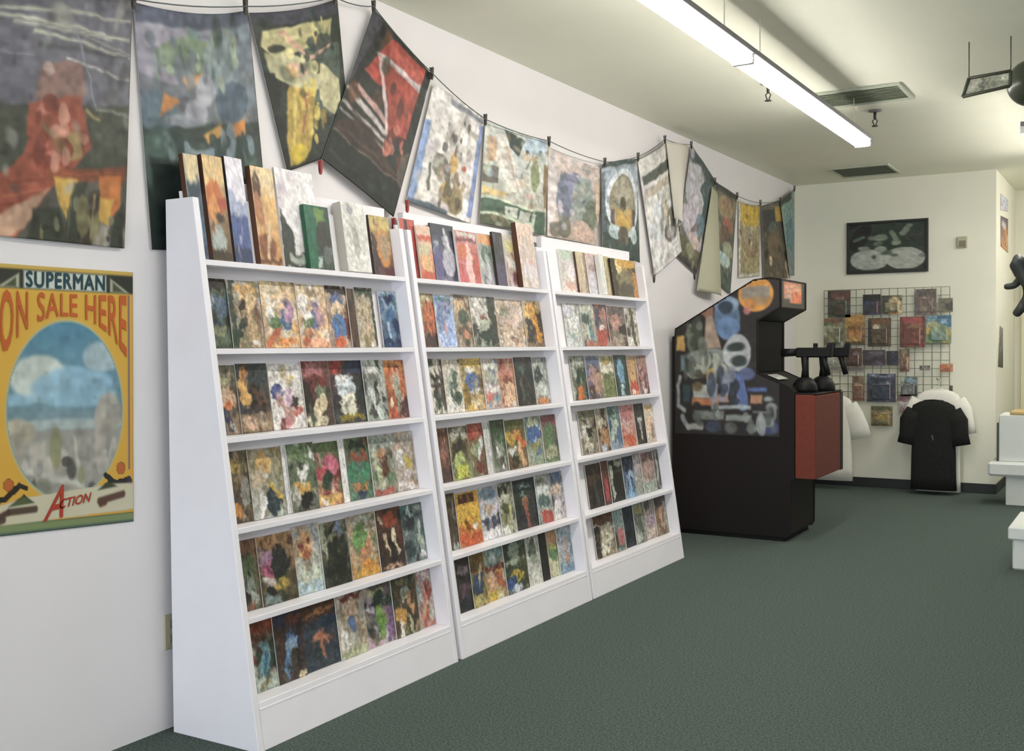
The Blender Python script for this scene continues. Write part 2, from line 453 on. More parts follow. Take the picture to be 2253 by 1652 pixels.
C[0, 2] = [
 (474, 522, '#7c7c66 #8e7560', 'TsBdO', 'r0,.2,.8,.26,#aaa87c e.5,.48,.4,.16,s e.45,.58,.25,.06,#cc6c3e l.3,.66,.6,.88,.1,n l.5,.8,.8,.98,.03,a', 'khaki with orange flash'),
 (523, 592, '#3c4444 #5c4c40', 'kdKnB', 'r.06,.2,.36,.62,#d9a862 e.2,.15,.16,.1,#c98e58 r0,.72,1,1,T e.3,.85,.2,.1,s e.7,.8,.16,.12,#a6937c e.6,.2,.3,.12,#3f4a4a', 'dark slate with amber panel'),
 (593, 667, '#dcd6cc #d8d0ca', 'wqaw', 'e.22,.44,.2,.14,#434a78 e.6,.24,.12,.06,y l.4,.14,.5,.1,.08,#d0bf98 l.3,.55,.5,.85,.1,#b08a80 e.7,.62,.14,.12,K e.72,.74,.2,.06,r r.2,.82,.5,1,m e.55,.5,.12,.16,#c7a7b7 e.45,.88,.08,.12,p', 'white with indigo and scarlet'),
 (667, 728, '#8a5a54 #4a423a', 'KmBDk', 'r.1,.02,.7,.24,#a4686a e.5,.34,.36,.12,m r0,.3,.3,.8,K e.62,.5,.2,.14,#79886c l.4,.75,.7,.6,.1,c e.35,.92,.4,.1,#d9cfae e.2,.8,.1,.2,#4c5a4c', 'maroon with cream foot'),
 (728, 800, '#553a3c #3a4040', 'kKDd', 'r0,0,.4,.2,r r.45,0,1,.2,n e.45,.42,.32,.2,#cfd8dc e.5,.7,.26,.2,#dcd8c0 r.72,.3,1,.62,#2c332c r.1,.86,.9,.97,#8a7a34 e.35,.3,.16,.1,w', 'black with icy white burst'),
 (801, 848, '#b8bab0 #8f988c', 'adLgk', 'e.45,.15,.2,.1,w e.4,.3,.2,.1,#6c7068 l.3,.5,.6,.9,.08,#cdd6d2 l.6,.4,.5,.7,.07,K e.3,.85,.2,.08,d', 'silver grey and charcoal'),
 (848, 901, '#cc8050 #9c5c44', 'RorsB', 'r.1,.02,.9,.16,#d08a4e e.62,.16,.12,.06,m e.5,.35,.25,.16,s l.55,.4,.6,.8,.12,#98a08c p.6,.75,1,.6,1,1,.5,1,#4e3434 e.2,.75,.08,.1,c', 'rust orange and maroon'),
]
C[0, 3] = [
 (498, 553, '#6c6448 #4a4434', 'OKDTs', 'r.05,.14,.6,.3,#b09454 e.55,.4,.2,.08,T l.5,.55,.45,.8,.12,#5a463a e.3,.84,.22,.1,#cc8a48 e.7,.6,.2,.2,g r0,.5,.25,.75,#3c444c', 'olive with mustard block'),
 (550, 622, '#8c7c58 #9aa49c', 'TOLag', 'e.42,.2,.25,.16,#c29a5c e.3,.42,.26,.14,#b8a488 p.35,.7,.6,.5,.95,.75,.7,1,.4,.9,#28343a l.62,.52,.9,.78,.05,#d8b040 l.2,.9,.35,.75,.1,w e.52,.4,.07,.05,w', 'golden with dark wedge'),
 (623, 633, 'w w', '', '', ''),
 (634, 695, '#5e7050 #6a685c', 'GDaLk', 'e.45,.15,.36,.12,#6c8058 p.3,.38,.75,.32,.6,.62,.4,.6,w l.25,.64,.75,.68,.07,#c99a50 e.55,.85,.3,.12,k e.25,.8,.15,.14,a r.8,.1,.95,.25,w', 'leaf green and white'),
 (693, 748, '#54663e #c08a70', 'mGps', 'r0,0,1,.18,#5a6e44 e.62,.38,.32,.18,#c9667e e.25,.5,.25,.12,#b34a54 e.45,.6,.24,.15,#28402e r0,.82,1,1,#d2a860 r.1,.88,.35,1,w', 'hot pink and green'),
 (749, 761, 'w w', '', '', ''),
 (762, 814, '#5c6c4c #5e8068', 'GDtB', 'r.2,.03,.85,.2,#2c3426 r.05,.24,.9,.4,#8c4c3a e.25,.55,.24,.16,#46805e e.75,.56,.22,.16,#46805e r.2,.74,.8,.86,#b87a48 e.5,.93,.25,.07,n', 'teal green and brick'),
 (815, 867, '#8e9486 #8a8474', 'aGBLK', 'e.5,.12,.4,.12,#98a29a e.45,.32,.22,.09,#bb8a64 r.4,.38,.7,.7,#5c3828 l.2,.5,.4,.8,.09,#b8bc98 r.1,.9,.9,1,#b05850', 'sage with brown centre'),
 (867, 923, '#ada69a #b4a898', 'agTqs', 'r.1,.32,.4,.6,#d4d2cc r.45,.42,.8,.64,#cbb04a e.6,.15,.3,.1,#a29a8c r.1,.85,.9,.97,#cfc4bc '+S, 'pale grey with yellow patch'),
]
C[0, 4] = [
 (525, 570, '#7a5a44 #5c5a4a', 'DGBkg', 'r0,0,1,.2,#84604a e.5,.38,.35,.14,#4e5c40 e.4,.62,.3,.12,#8c948a e.6,.85,.2,.1,#a4b0a8 r.1,.9,.6,1,#8a5a44', 'brown over bottle green'),
 (569, 648, '#b08a68 #4a4630', 'KDBkO', 'r0,0,.9,.16,#bb8c60 e.22,.32,.22,.13,#9a7890 e.25,.5,.16,.1,#b45c7c e.55,.4,.22,.22,#2a2c2c e.55,.74,.2,.08,#b89a48 r.05,.85,.5,1,#7c8c88 e.25,.66,.2,.06,#c8bcb4', 'plum, black and gold'),
 (646, 706, '#b4a690 #b0bcb4', 'aLslT', 'e.45,.28,.28,.2,#cc9c6c e.33,.28,.08,.05,m e.62,.25,.08,.05,m e.5,.42,.14,.08,#a85c40 p.1,.95,.3,.55,.5,.75,.7,.5,.95,.9,#c4cab2 r0,.82,1,1,#a8bcc0', 'pale ash with orange mask'),
 (706, 766, '#8c8c70 #34362c', 'OkDd', 'r.55,0,.8,.2,#7a889c l.1,.15,.3,.6,.1,#a6a68c p.3,.3,.9,.2,1,1,.2,1,.1,.8,#25281f e.4,.14,.1,.07,K', 'olive with large black mass'),
 (767, 830, '#a69c88 #b4884c', 'aGOsT', 'e.42,.36,.28,.2,#6c9a54 e.5,.3,.16,.08,#5a7c48 l.4,.75,.7,.5,.09,#b87e5c r.1,.86,.9,1,#cf9a44 r.25,.04,.85,.14,#aab0a0 e.55,.82,.16,.07,#d0883c', 'lime green on beige'),
 (830, 885, '#5a3a2c #3c3028', 'KBmk', 'e.55,.2,.25,.12,#a04c34 l.3,.45,.45,.75,.06,c l.6,.4,.75,.75,.06,c e.5,.62,.1,.2,k e.2,.16,.1,.05,c e.5,.95,.3,.06,#d8b090', 'dark brown with red swirl'),
 (884, 948, '#566460 #788280', 'DdtLk', 'r.05,.25,.55,.42,#2c3030 e.3,.75,.26,.14,#34403e l.75,.4,.8,.8,.09,L e.8,.9,.14,.07,w e.4,.1,.12,.08,#bac8c2', 'murky teal and pearl'),
]
C[0, 5] = [
 (550, 606, '#8a4c38 #8ca09a', 'mtLnD', 'r0,0,1,.3,#84442e e.4,.25,.5,.05,B e.5,.55,.24,.24,#6c9aa0 l.6,.5,.5,.78,.06,#3e6e94 e.3,.5,.12,.1,D r0,.8,1,1,#bcc8b8 l.3,.95,.6,.85,.05,O', 'brick red over sea green'),
 (604, 667, '#4a342a #4c4038', 'KBnd', 'e.55,.42,.16,.12,#4c6488 l.55,.45,.35,.85,.1,#6e90b4 l.4,.5,.75,.48,.06,#8aa4bc e.7,.14,.3,.08,#663c2c r.7,.9,.95,1,#e0cfa0', 'dark brown with blue streak'),
 (666, 742, '#5c3c2c #3c424a', 'KnDdB', 'r0,.02,1,.2,#54382a l.1,.22,.9,.14,.03,#a87448 r0,.3,1,1,#3c444c e.5,.56,.3,.08,#b07458 l.45,.55,.55,.8,.06,#a06a50 e.8,.35,.3,.08,#2c3c50', 'slate blue with rust streak'),
 (742, 803, '#b0a08c #a8a890', 'TasgO', 'r.15,.05,.9,.14,m e.55,.3,.25,.14,s e.55,.52,.18,.12,#56688c p.02,.6,.3,.55,.35,.8,.1,.95,w l.75,.5,.85,.85,.08,T r.1,.86,.9,1,#aaae88', 'warm beige and dusty blue'),
 (803, 864, '#5a5444 #c0a0b0', 'DOvKq', 'r.1,.1,.7,.2,#b0ac80 e.5,.3,.24,.18,D l.5,.45,.55,.85,.12,#7e9c54 e.5,.62,.2,.14,#6c9048 r.75,.45,1,.95,#7a5c7c e.2,.4,.14,.07,#c8c0cc', 'mauve with green shape'),
 (864, 917, '#3c3a2c #5c4c38', 'KDBTO', 'e.5,.3,.2,.12,#a0b0a0 l.6,.35,.8,.6,.08,#b88a60 e.3,.65,.24,.14,#cf9c54 l.25,.8,.3,.98,.08,w l.6,.75,.7,.95,.06,#c0b890 e.4,.1,.2,.05,O', 'earthy brown and ivory'),
 (917, 971, '#a8a49c #a88c80', 'pasLR', 'r.05,.02,.85,.16,#c48c98 r.15,.05,.75,.12,w e.7,.38,.25,.2,#8a3c34 l.5,.4,.45,.85,.1,#cc9478 l.6,.7,.35,.98,.08,R e.15,.4,.14,.2,#9cb0ae e.85,.8,.14,.12,L', 'blush pink with red curl'),
]
C[1, 1] = [
 (928, 960, '#b8a878 #6c4638', 'RrmB', 'r0,.02,1,.16,#a8a078 r.1,.06,.7,.12,c e.5,.42,.4,.3,#c4704c r0,.78,1,1,#3c3230', 'brick orange'),
 (958, 999, '#9cacc4 #a8b8dc', 'lbav', 'e.3,.4,.25,.3,#7484a8 p.4,.55,.7,.5,.65,.8,.45,.75,#c07878 r.1,.05,.9,.13,t r.5,.35,.9,.95,#9cb0d8', 'powder blue'),
 (998, 1036, '#b0a088 #8c7c68', 'TsDBa', 'e.4,.2,.35,.12,#d0b088 e.6,.45,.3,.14,#4c5a48 r.3,.6,.9,.85,#6c5848 e.6,.78,.2,.08,#bc8064 r.4,.02,.7,.12,B', 'tan with forest green'),
 (1037, 1092, '#cfc8bc #6c7060', 'aLDk', 'r.68,0,1,1,#30342a e.3,.3,.2,.3,#d8d0c8 e.5,.5,.22,.14,#a8ac98 e.55,.75,.24,.12,D e.45,.4,.12,.05,m', 'grey with black margin'),
 (1092, 1153, '#bcac98 #c4b09c', 'saTcq', 'e.3,.3,.2,.1,#8a8a70 e.6,.4,.2,.2,#c8b0a0 e.35,.75,.2,.12,#d8c0a8 e.6,.85,.16,.07,#8c7060', 'soft beige and rose'),
 (1153, 1211, '#c4a878 #7c6850', 'TyBK', 'r.05,.06,.35,.35,#d9b468 l.45,.15,.8,.8,.13,#d8963e p.1,.4,.4,.35,.5,.95,.1,.95,#2e2a24 r.75,.25,1,.7,#4c4030', 'amber stripe on black'),
]
C[1, 2] = [
 (946, 976, '#cfc8b8 #d0c8bc', 'wLkaD', 'e.4,.35,.4,.05,K e.45,.5,.4,.05,K e.5,.75,.3,.14,#38463c r.75,0,1,.9,#5c5044', 'black and ivory bars'),
 (977, 1015, '#d0c0ac #d8d2c4', 'wLaD', 'e.6,.3,.24,.1,#4c5c4c e.6,.5,.24,.06,#48584c e.7,.72,.24,.14,#3c4e40 l.2,.5,.5,.25,.06,#8ca08c e.3,.9,.3,.08,w', 'ivory with moss patches'),
 (1013, 1063, '#c0a868 #b89c70', 'TsyOB', 'r.05,.02,.9,.16,#cfae54 e.45,.22,.2,.08,w e.5,.45,.3,.18,#4f689a e.6,.62,.25,.06,#c4cad0 e.2,.7,.16,.2,#8a7440 e.6,.88,.25,.08,c', 'yellow and cobalt'),
 (1063, 1098, '#a8b09c #b49c94', 'Lapsb', 'r.1,.08,.8,.2,#d8dccc e.4,.35,.3,.1,#b0b4a0 l.1,.55,.9,.65,.06,#d0d0cc e.3,.78,.25,.08,#c4645a e.7,.8,.25,.08,#7c98a4', 'pale sage and coral'),
 (1098, 1133, '#b4745c #d0b094', 'RsmT', 'e.4,.3,.4,.12,#c08070 e.5,.45,.25,.08,#7c4838 e.6,.72,.35,.24,#d4b090 '+S, 'terracotta and peach'),
 (1133, 1173, '#3c3a34 #3a342e', 'kDKd', 'e.4,.25,.2,.1,#54605c l.3,.5,.4,.8,.06,#5c5c58 r.6,.2,.95,.6,#2a3230', 'charcoal'),
 (1174, 1205, '#8c948c #9c9c94', 'gLad', 'r.1,.05,.7,.2,#b0b4a8 e.3,.4,.3,.14,#303a38 e.5,.7,.4,.14,#c8ccc4 r0,.88,.8,1,#cc8048', 'ash grey with orange foot'),
]
C[1, 3] = [
 (965, 990, '#8c6c5c #6a5048', 'BmaK', 'r.2,.05,.8,.3,#6c4838 e.4,.5,.4,.1,#a06c5c r0,.75,1,1,#4c3c38', 'muddy maroon'),
 (990, 1032, '#7a7058 #8c9460', 'KODB', 'r.1,.05,.9,.22,#b8b4a4 r.1,.3,.6,.65,#3a3226 e.45,.62,.3,.14,#b4c078 r.2,.72,.8,1,#b8bc50', 'dark olive with lime foot'),
 (1032, 1065, '#8c6444 #706048', 'GOmL', 'r.05,0,.9,.3,#9c4434 e.5,.18,.25,.1,#c0584a e.4,.5,.35,.12,#9ca884 l.8,.35,.6,.65,.09,#dce0e0 e.6,.85,.3,.1,m', 'red and meadow green'),
 (1067, 1079, '#c9c9c4 #c0bfba', '', '', ''),
 (1081, 1113, '#3e5038 #7c7c70', 'DGgk', 'r0,0,1,.3,#3c5034 e.5,.65,.3,.2,#9c9c90 l.3,.55,.6,.9,.06,w e.5,.8,.2,.1,#484838', 'bottle green and grey'),
 (1113, 1156, '#645c34 #6c5a44', 'OByD', 'r.1,.02,.9,.2,#5c6034 e.25,.36,.3,.14,#c09a4a e.6,.3,.2,.09,#cc8c50 l.55,.4,.9,.5,.07,#cf6434 l.65,.55,.8,.9,.1,#d4a880 e.3,.62,.2,.09,#cfd4d4 e.35,.85,.2,.14,#33301f', 'bronze and flame orange'),
 (1157, 1192, '#8c9488 #a0a080', 'bLtO', 'e.5,.14,.34,.12,#c4c8a8 e.5,.36,.45,.16,#3f5c92 p.4,.45,.6,.4,.55,.55,.42,.55,l e.5,.62,.25,.1,#8c8848 r.1,.8,.9,1,#94a084', 'royal blue and straw'),
 (1193, 1228, '#6c5044 #7c8c68', 'GmOD', 'r0,.02,1,.2,#84484a e.4,.45,.35,.3,#5c7c54 e.5,.8,.4,.14,#aaac8c', 'wine and grass green'),
]
C[1, 4] = [
 (985, 1004, '#5c503c #54483c', 'BKdg', 'r0,.05,.9,.15,O r.2,.9,.9,1,#a4b8ac', 'narrow dark umber'),
 (1005, 1055, '#d0a848 #c8683c', 'yoyR', 'R.12,.03,.82,.2,#5a3420 r0,.22,1,.62,#d8b048 l.35,.55,.5,.75,.07,#7a4420 e.7,.64,.14,.06,w r0,.76,1,1,#c4583a', 'sunny yellow with red base'),
 (1056, 1097, '#8c9ca8 #d8d4d4', 'aqws', 'r.05,.03,.9,.22,#6c8698 e.45,.42,.26,.12,#b8a088 p0,.6,1,.55,1,.78,.2,.8,#3c4054 r0,.82,1,1,#e2dede', 'white with slate header'),
 (1098, 1130, '#7c7868 #b0b49c', 'DOLa', 'e.3,.14,.4,.08,K e.4,.45,.24,.16,#4c5434 e.5,.3,.3,.1,#c8c8b0 l.7,.5,.6,.9,.08,#c0b878 r0,.85,.6,1,#dcdcd4', 'olive and parchment'),
 (1131, 1180, '#2e3a38 #3a3430', 'kDDn', 'r.15,.1,.8,.16,#4c6468 r.3,.15,.75,.19,#a8b4a8 e.5,.5,.12,.18,#a87450 l.5,.5,.5,.95,.08,#8c5444 r.3,.3,.55,.35,#8c9c94', 'near black with copper streak'),
 (1180, 1212, '#a0a098 #8c9088', 'agtL', 'r.1,.22,.85,.42,#dce0dc e.5,.55,.4,.12,#48605c r.2,.75,.9,1,#b04840 r0,.1,.6,.18,#6c6c58', 'silver with red foot'),
 (1212, 1246, '#74808c #d0c8c0', 'saqn', 'e.5,.12,.45,.14,#54647c e.4,.36,.4,.14,#d0b49c r.1,.6,.8,1,#dcd6d0 e.8,.7,.1,.06,v', 'flesh pink and dusk blue'),
]
C[1, 5] = [
 (1004, 1036, '#4c4440 #2e2e2c', 'kKvD', 'r0,0,1,.2,#3c3434 e.5,.25,.4,.1,#8c7c80 e.5,.6,.4,.12,#5c4850 r.1,.75,.9,1,#26282a', 'inky black'),
 (1036, 1067, '#6c5434 #b09c54', 'BnOD', 'e.5,.14,.4,.12,#7a5a30 r.1,.4,.8,.7,#34486c l.7,.3,.5,.6,.06,#c4a880 r.1,.78,.7,1,#c4b474', 'bronze with navy block'),
 (1067, 1110, '#98acA4 #a08450', 'tLRsy', 'e.5,.2,.42,.2,#7c9c9c e.4,.2,.16,.1,#c0ccc4 r0,.36,1,.46,m e.3,.62,.24,.18,#d0a484 r.55,.5,.9,.8,#a85c40 r.05,.82,.5,1,#cbb04c', 'pale teal and terracotta'),
 (1110, 1158, '#3c4438 #4c5444', 'DGgk', 'e.45,.2,.26,.16,#8c9888 e.4,.4,.3,.07,#a4ac94 e.5,.7,.3,.12,#c8a844 e.25,.8,.25,.14,#3c548c e.4,.92,.24,.07,#cdd4e0 r.8,.2,1,1,#4c4c34', 'storm green with yellow patch'),
 (1158, 1186, '#c0bcac #c8c8bc', 'aLwD', 'e.5,.3,.3,.2,#5c6c5c e.6,.5,.3,.12,#98a48c r0,.7,1,.98,#ccccbc', 'chalky white and fern'),
 (1187, 1204, '#2a2a20 #24241c', 'kKk', '', 'narrow solid black'),
 (1205, 1226, '#c09470 #b8bc98', 'sTGc', 'r0,.02,1,.28,#c08c68 e.5,.5,.5,.16,#5c8458 e.5,.38,.4,.06,#c8c46c r0,.7,1,1,#c4c4a4', 'peach and jade'),
 (1227, 1264, '#a0b0b0 #88a4b0', 'ltaq', 'e.5,.4,.2,.2,#b09c98 e.55,.7,.2,.08,#c0907c r0,.85,1,1,#7894a8', 'hazy sky blue'),
]
C[2, 1] = [
 (1242, 1279, '#b4b4b0 #b8bcb8', 'aLwg', 'e.3,.2,.25,.14,#c4c4d0 e.5,.45,.35,.22,#d4d6d0 e.3,.8,.2,.14,#a4b0b0', 'frosty grey'),
 (1279, 1308, '#a8ac98 #9c8474', 'DtLa', 'r0,.05,1,.2,#bcbca8 e.4,.35,.35,.12,#3c4c44 p.2,.7,.9,.85,.6,.5,#5c8c98 p.1,.7,.5,.45,.5,.8,#ccd0b8 r.2,.88,.9,1,#a85848', 'sage with teal triangle'),
 (1308, 1338, '#6c5c64 #a08478', 'nRmT', 'r.1,.05,.7,.4,#3c4254 e.7,.25,.3,.14,#b07c6c r.1,.55,.75,1,#a8493a e.5,.55,.2,.05,w', 'plum with red block'),
 (1338, 1376, '#7c7068 #807868', 'BpKT', 'r.05,.02,.9,.18,#5c5450 e.4,.4,.3,.2,#b88c80 p.5,.55,1,.4,1,.75,.6,.7,#332a24 r.2,.75,.8,1,#9c9480', 'dusky mauve'),
 (1377, 1402, '#a8a490 #b0ac98', 'OKwa', 'l.55,.2,.6,.9,.14,#4c4430 r0,.75,.5,1,#d8d8cc', 'narrow olive and white'),
]
C[2, 2] = [
 (1257, 1288, '#8c9080 #4c4838', 'DGLk', 'e.5,.14,.4,.1,#b4b8a8 e.6,.45,.35,.16,#2c4034 r.3,.7,.7,1,#cc6c3a e.2,.4,.16,.14,#a8b4a8', 'pine green with orange tab'),
 (1290, 1321, '#8490a0 #5c4a44', 'svbB', 'r.1,.03,.9,.2,#58627c e.5,.45,.4,.2,#a4848c e.7,.6,.3,.3,#b08c74 r.1,.7,.5,1,#4c3a34', 'dusty rose and blue'),
 (1321, 1352, '#c4b894 #7c7c54', 'cOGa', 'r0,.2,1,.4,#dcd4c0 e.5,.12,.3,.08,#b89c5c e.4,.5,.24,.08,#5c5438 r.2,.6,1,1,#6c7448', 'cream over olive'),
 (1352, 1381, '#3c4c48 #3a4844', 'DtkD', 'e.45,.4,.24,.28,#7ca4c0 r.3,.72,.6,1,#a8c0c4 r.7,.05,1,.9,#33403a', 'dark teal with sky blue oval'),
 (1381, 1402, '#b09870 #b8644c', 'TRsr', 'e.5,.2,.4,.12,#b4965c e.5,.5,.4,.16,#c0a470 r.1,.65,.9,.9,#bc5038 r.2,.88,.6,1,w', 'straw and vermilion'),
 (1402, 1432, '#7c5c50 #806460', 'mBps', 'e.5,.14,.4,.1,#9c7c68 l.4,.4,.7,.9,.1,#5c3c38 l.5,.5,.4,.8,.1,#c0a4a0 e.6,.92,.2,.07,w', 'chestnut and blush'),
]
C[2, 3] = [
 (1275, 1312, '#78785c #8c8474', 'OwkTK', 'r0,.03,1,.2,#74745a e.3,.5,.25,.2,#d8d4c8 e.6,.5,.2,.12,#2c2820 e.4,.85,.3,.12,#c8c0ac', 'khaki and cream'),
 (1313, 1338, '#8c8c78 #8a6c54', 'KTsk', 'e.4,.35,.3,.14,#d0cbb4 r.4,.4,.9,.55,#322c24 e.6,.65,.4,.22,#b88a64 r.2,.85,.7,1,#a8b4c0', 'caramel and black'),
 (1339, 1366, '#6c8484 #8c98a4', 'tLbn', 'e.5,.4,.25,.25,#b4bca8 r.6,.5,1,.9,#566c8c r0,.1,.6,.3,#50685c', 'sea blue'),
 (1366, 1396, '#b88484 #b4846c', 'pRsq', 'r.05,.05,.9,.35,#b87878 e.5,.5,.3,.16,#c4a090 e.5,.85,.4,.14,#c0583c', 'salmon pink'),
 (1397, 1418, '#3c3832 #40382f', 'kKd', 'e.5,.4,.24,.08,w l.5,.5,.5,.8,.1,#a8a8a0', 'narrow black with white spark'),
 (1419, 1446, '#d0c8b0 #d0b498', 'csaw', 'r.2,.05,.9,.16,#cc9c50 e.4,.5,.4,.2,#dcb898 e.7,.75,.2,.2,#8c7c70', 'cream and apricot'),
]
C[2, 4] = [
 (1291, 1325, '#3c322a #2c2620', 'kKBk', 'e.5,.3,.3,.1,#4c3c30 l.5,.5,.6,.9,.08,#3c4640', 'near-black brown'),
 (1325, 1340, '#5c3c30 #4a3c34', 'mKB', 'r.2,.4,.8,.9,#b44c4c', 'narrow maroon with red bar'),
 (1341, 1371, '#4c5044 #2c2a22', 'kDKk', 'r.4,.03,.95,.16,#a4a490 l.15,.2,.2,.8,.12,#c4c8b8 e.6,.6,.4,.3,#26241d', 'jet black with silver edge'),
 (1371, 1395, '#3c3c44 #7c98b0', 'nkbl', 'r0,0,1,.35,#2e3038 p.2,1,.5,.4,.8,1,#8cb4d4 e.6,.45,.3,.08,l', 'midnight with ice blue peak'),
 (1395, 1411, '#9c9490 #909488', 'aqgL', 'e.5,.3,.4,.2,#b0a4a8', 'narrow silver mauve'),
 (1412, 1440, '#8c7470 #9ca094', 'BpTL', 'r.1,.05,.9,.25,#6c544c e.5,.4,.3,.25,#a88c84 r0,.75,1,1,#a0b0a4', 'cocoa and pale jade'),
 (1440, 1463, '#8c908c #60645c', 'dkgL', 'e.4,.5,.3,.3,#a8aca0 r.7,.1,1,.9,#3a3c36 r0,.1,.3,.7,#4c3830', 'smoky grey'),
]
C[2, 5] = [
 (1307, 1350, '#5c4434 #a4987c', 'BKwc', 'r0,0,.9,.26,#60402e e.6,.45,.3,.18,#c4bca4 e.55,.7,.25,.25,#dcd8c0 r0,.3,.25,1,#302c24', 'brown cap over cream'),
 (1351, 1371, '#8ca8a4 #8c7c74', 'tpLD', 'r0,0,1,.4,#88a4a0 e.6,.65,.4,.2,#b46c6c r0,.6,.3,.9,#4a4a38', 'aqua and rose'),
 (1372, 1394, '#2c3438 #28302f', 'nkk', 'r.3,.05,.9,.15,#3c4c54', 'narrow blue-black'),
 (1395, 1418, '#8c9484 #8c8c84', 'LgOd', 'e.5,.2,.4,.1,#9c9460 e.5,.6,.25,.3,#5c645c e.3,.85,.3,.1,#bcc4b8', 'lichen grey'),
 (1418, 1441, '#8c8480 #a8988c', 'vqas', 'r.1,.05,.6,.25,#4c4444 e.5,.55,.4,.2,#a490a0 e.5,.85,.4,.12,#c8bcac', 'lilac grey'),
 (1441, 1483, '#4c4436 #a08c70', 'KBTs', 'r.05,.05,.7,.3,#2c2820 e.35,.5,.3,.2,#8a5c40 l.4,.4,.6,.8,.1,#c4a480 r.75,.2,1,.9,#9c988c', 'russet and sand'),
]
ncom = 0
for (bi, ri), rows in C.items():
    ya, yb = BAYS[bi]
    zs = SH[ri]
    for i, (x0, x1, bg, mo, shp, words) in enumerate(rows):
        zm = zs + 0.125
        lay = REC - 0.006 - 0.0065 * (i % 2)
        y0 = max(y_at(x0, lay, zm), ya + TP + 0.003); y1 = min(y_at(x1, lay, zm), yb - TP - 0.003)
        w = y1 - y0 - 0.002
        rng = random.Random(bi * 1000 + ri * 50 + i)
        h = 0.252 + rng.uniform(-0.004, 0.006)
        if words == '':
            nm, lab, cat, grp = 'divider_card', 'blank white divider card on %s shelf of the %s' % (ORD[ri], RKN[bi]), 'card', 'blank white divider cards'
            if (bi, ri) == (0, 3):
                nb = 'gold and green comics' if x0 < 700 else 'pink and teal comics'
                lab = 'blank white divider card between %s, %s shelf, yellow-poster rack' % (nb, ORD[ri])
        else:
            nm, cat, grp = 'comic_book', 'comic', 'comics on the white racks'
            lab = '%s comic cover, %s shelf, %s' % (words, ORD[ri], RKN[bi])
        nx = max(8, int(w / 0.0042)); ny = 58
        u, v = grid_uv(nx, ny)
        cols = paint(u, v, bg, mo, shp, seed=bi * 991 + ri * 37 + i, nblob=26, soft=0.022, wob=0.026, size=(0.04, 0.16), after=26 if mo else 0)
        o = printed_box(nm, w, h, 0.004, cols, nx, ny)
        z0 = zs + 0.0012
        xloc = fx(z0) - lay
        o.location = (xloc, (y0 + y1) / 2, z0)
        o.rotation_euler = (0, LEAN, 0)
        tag(o, lab, cat, grp)
        ncom += 1

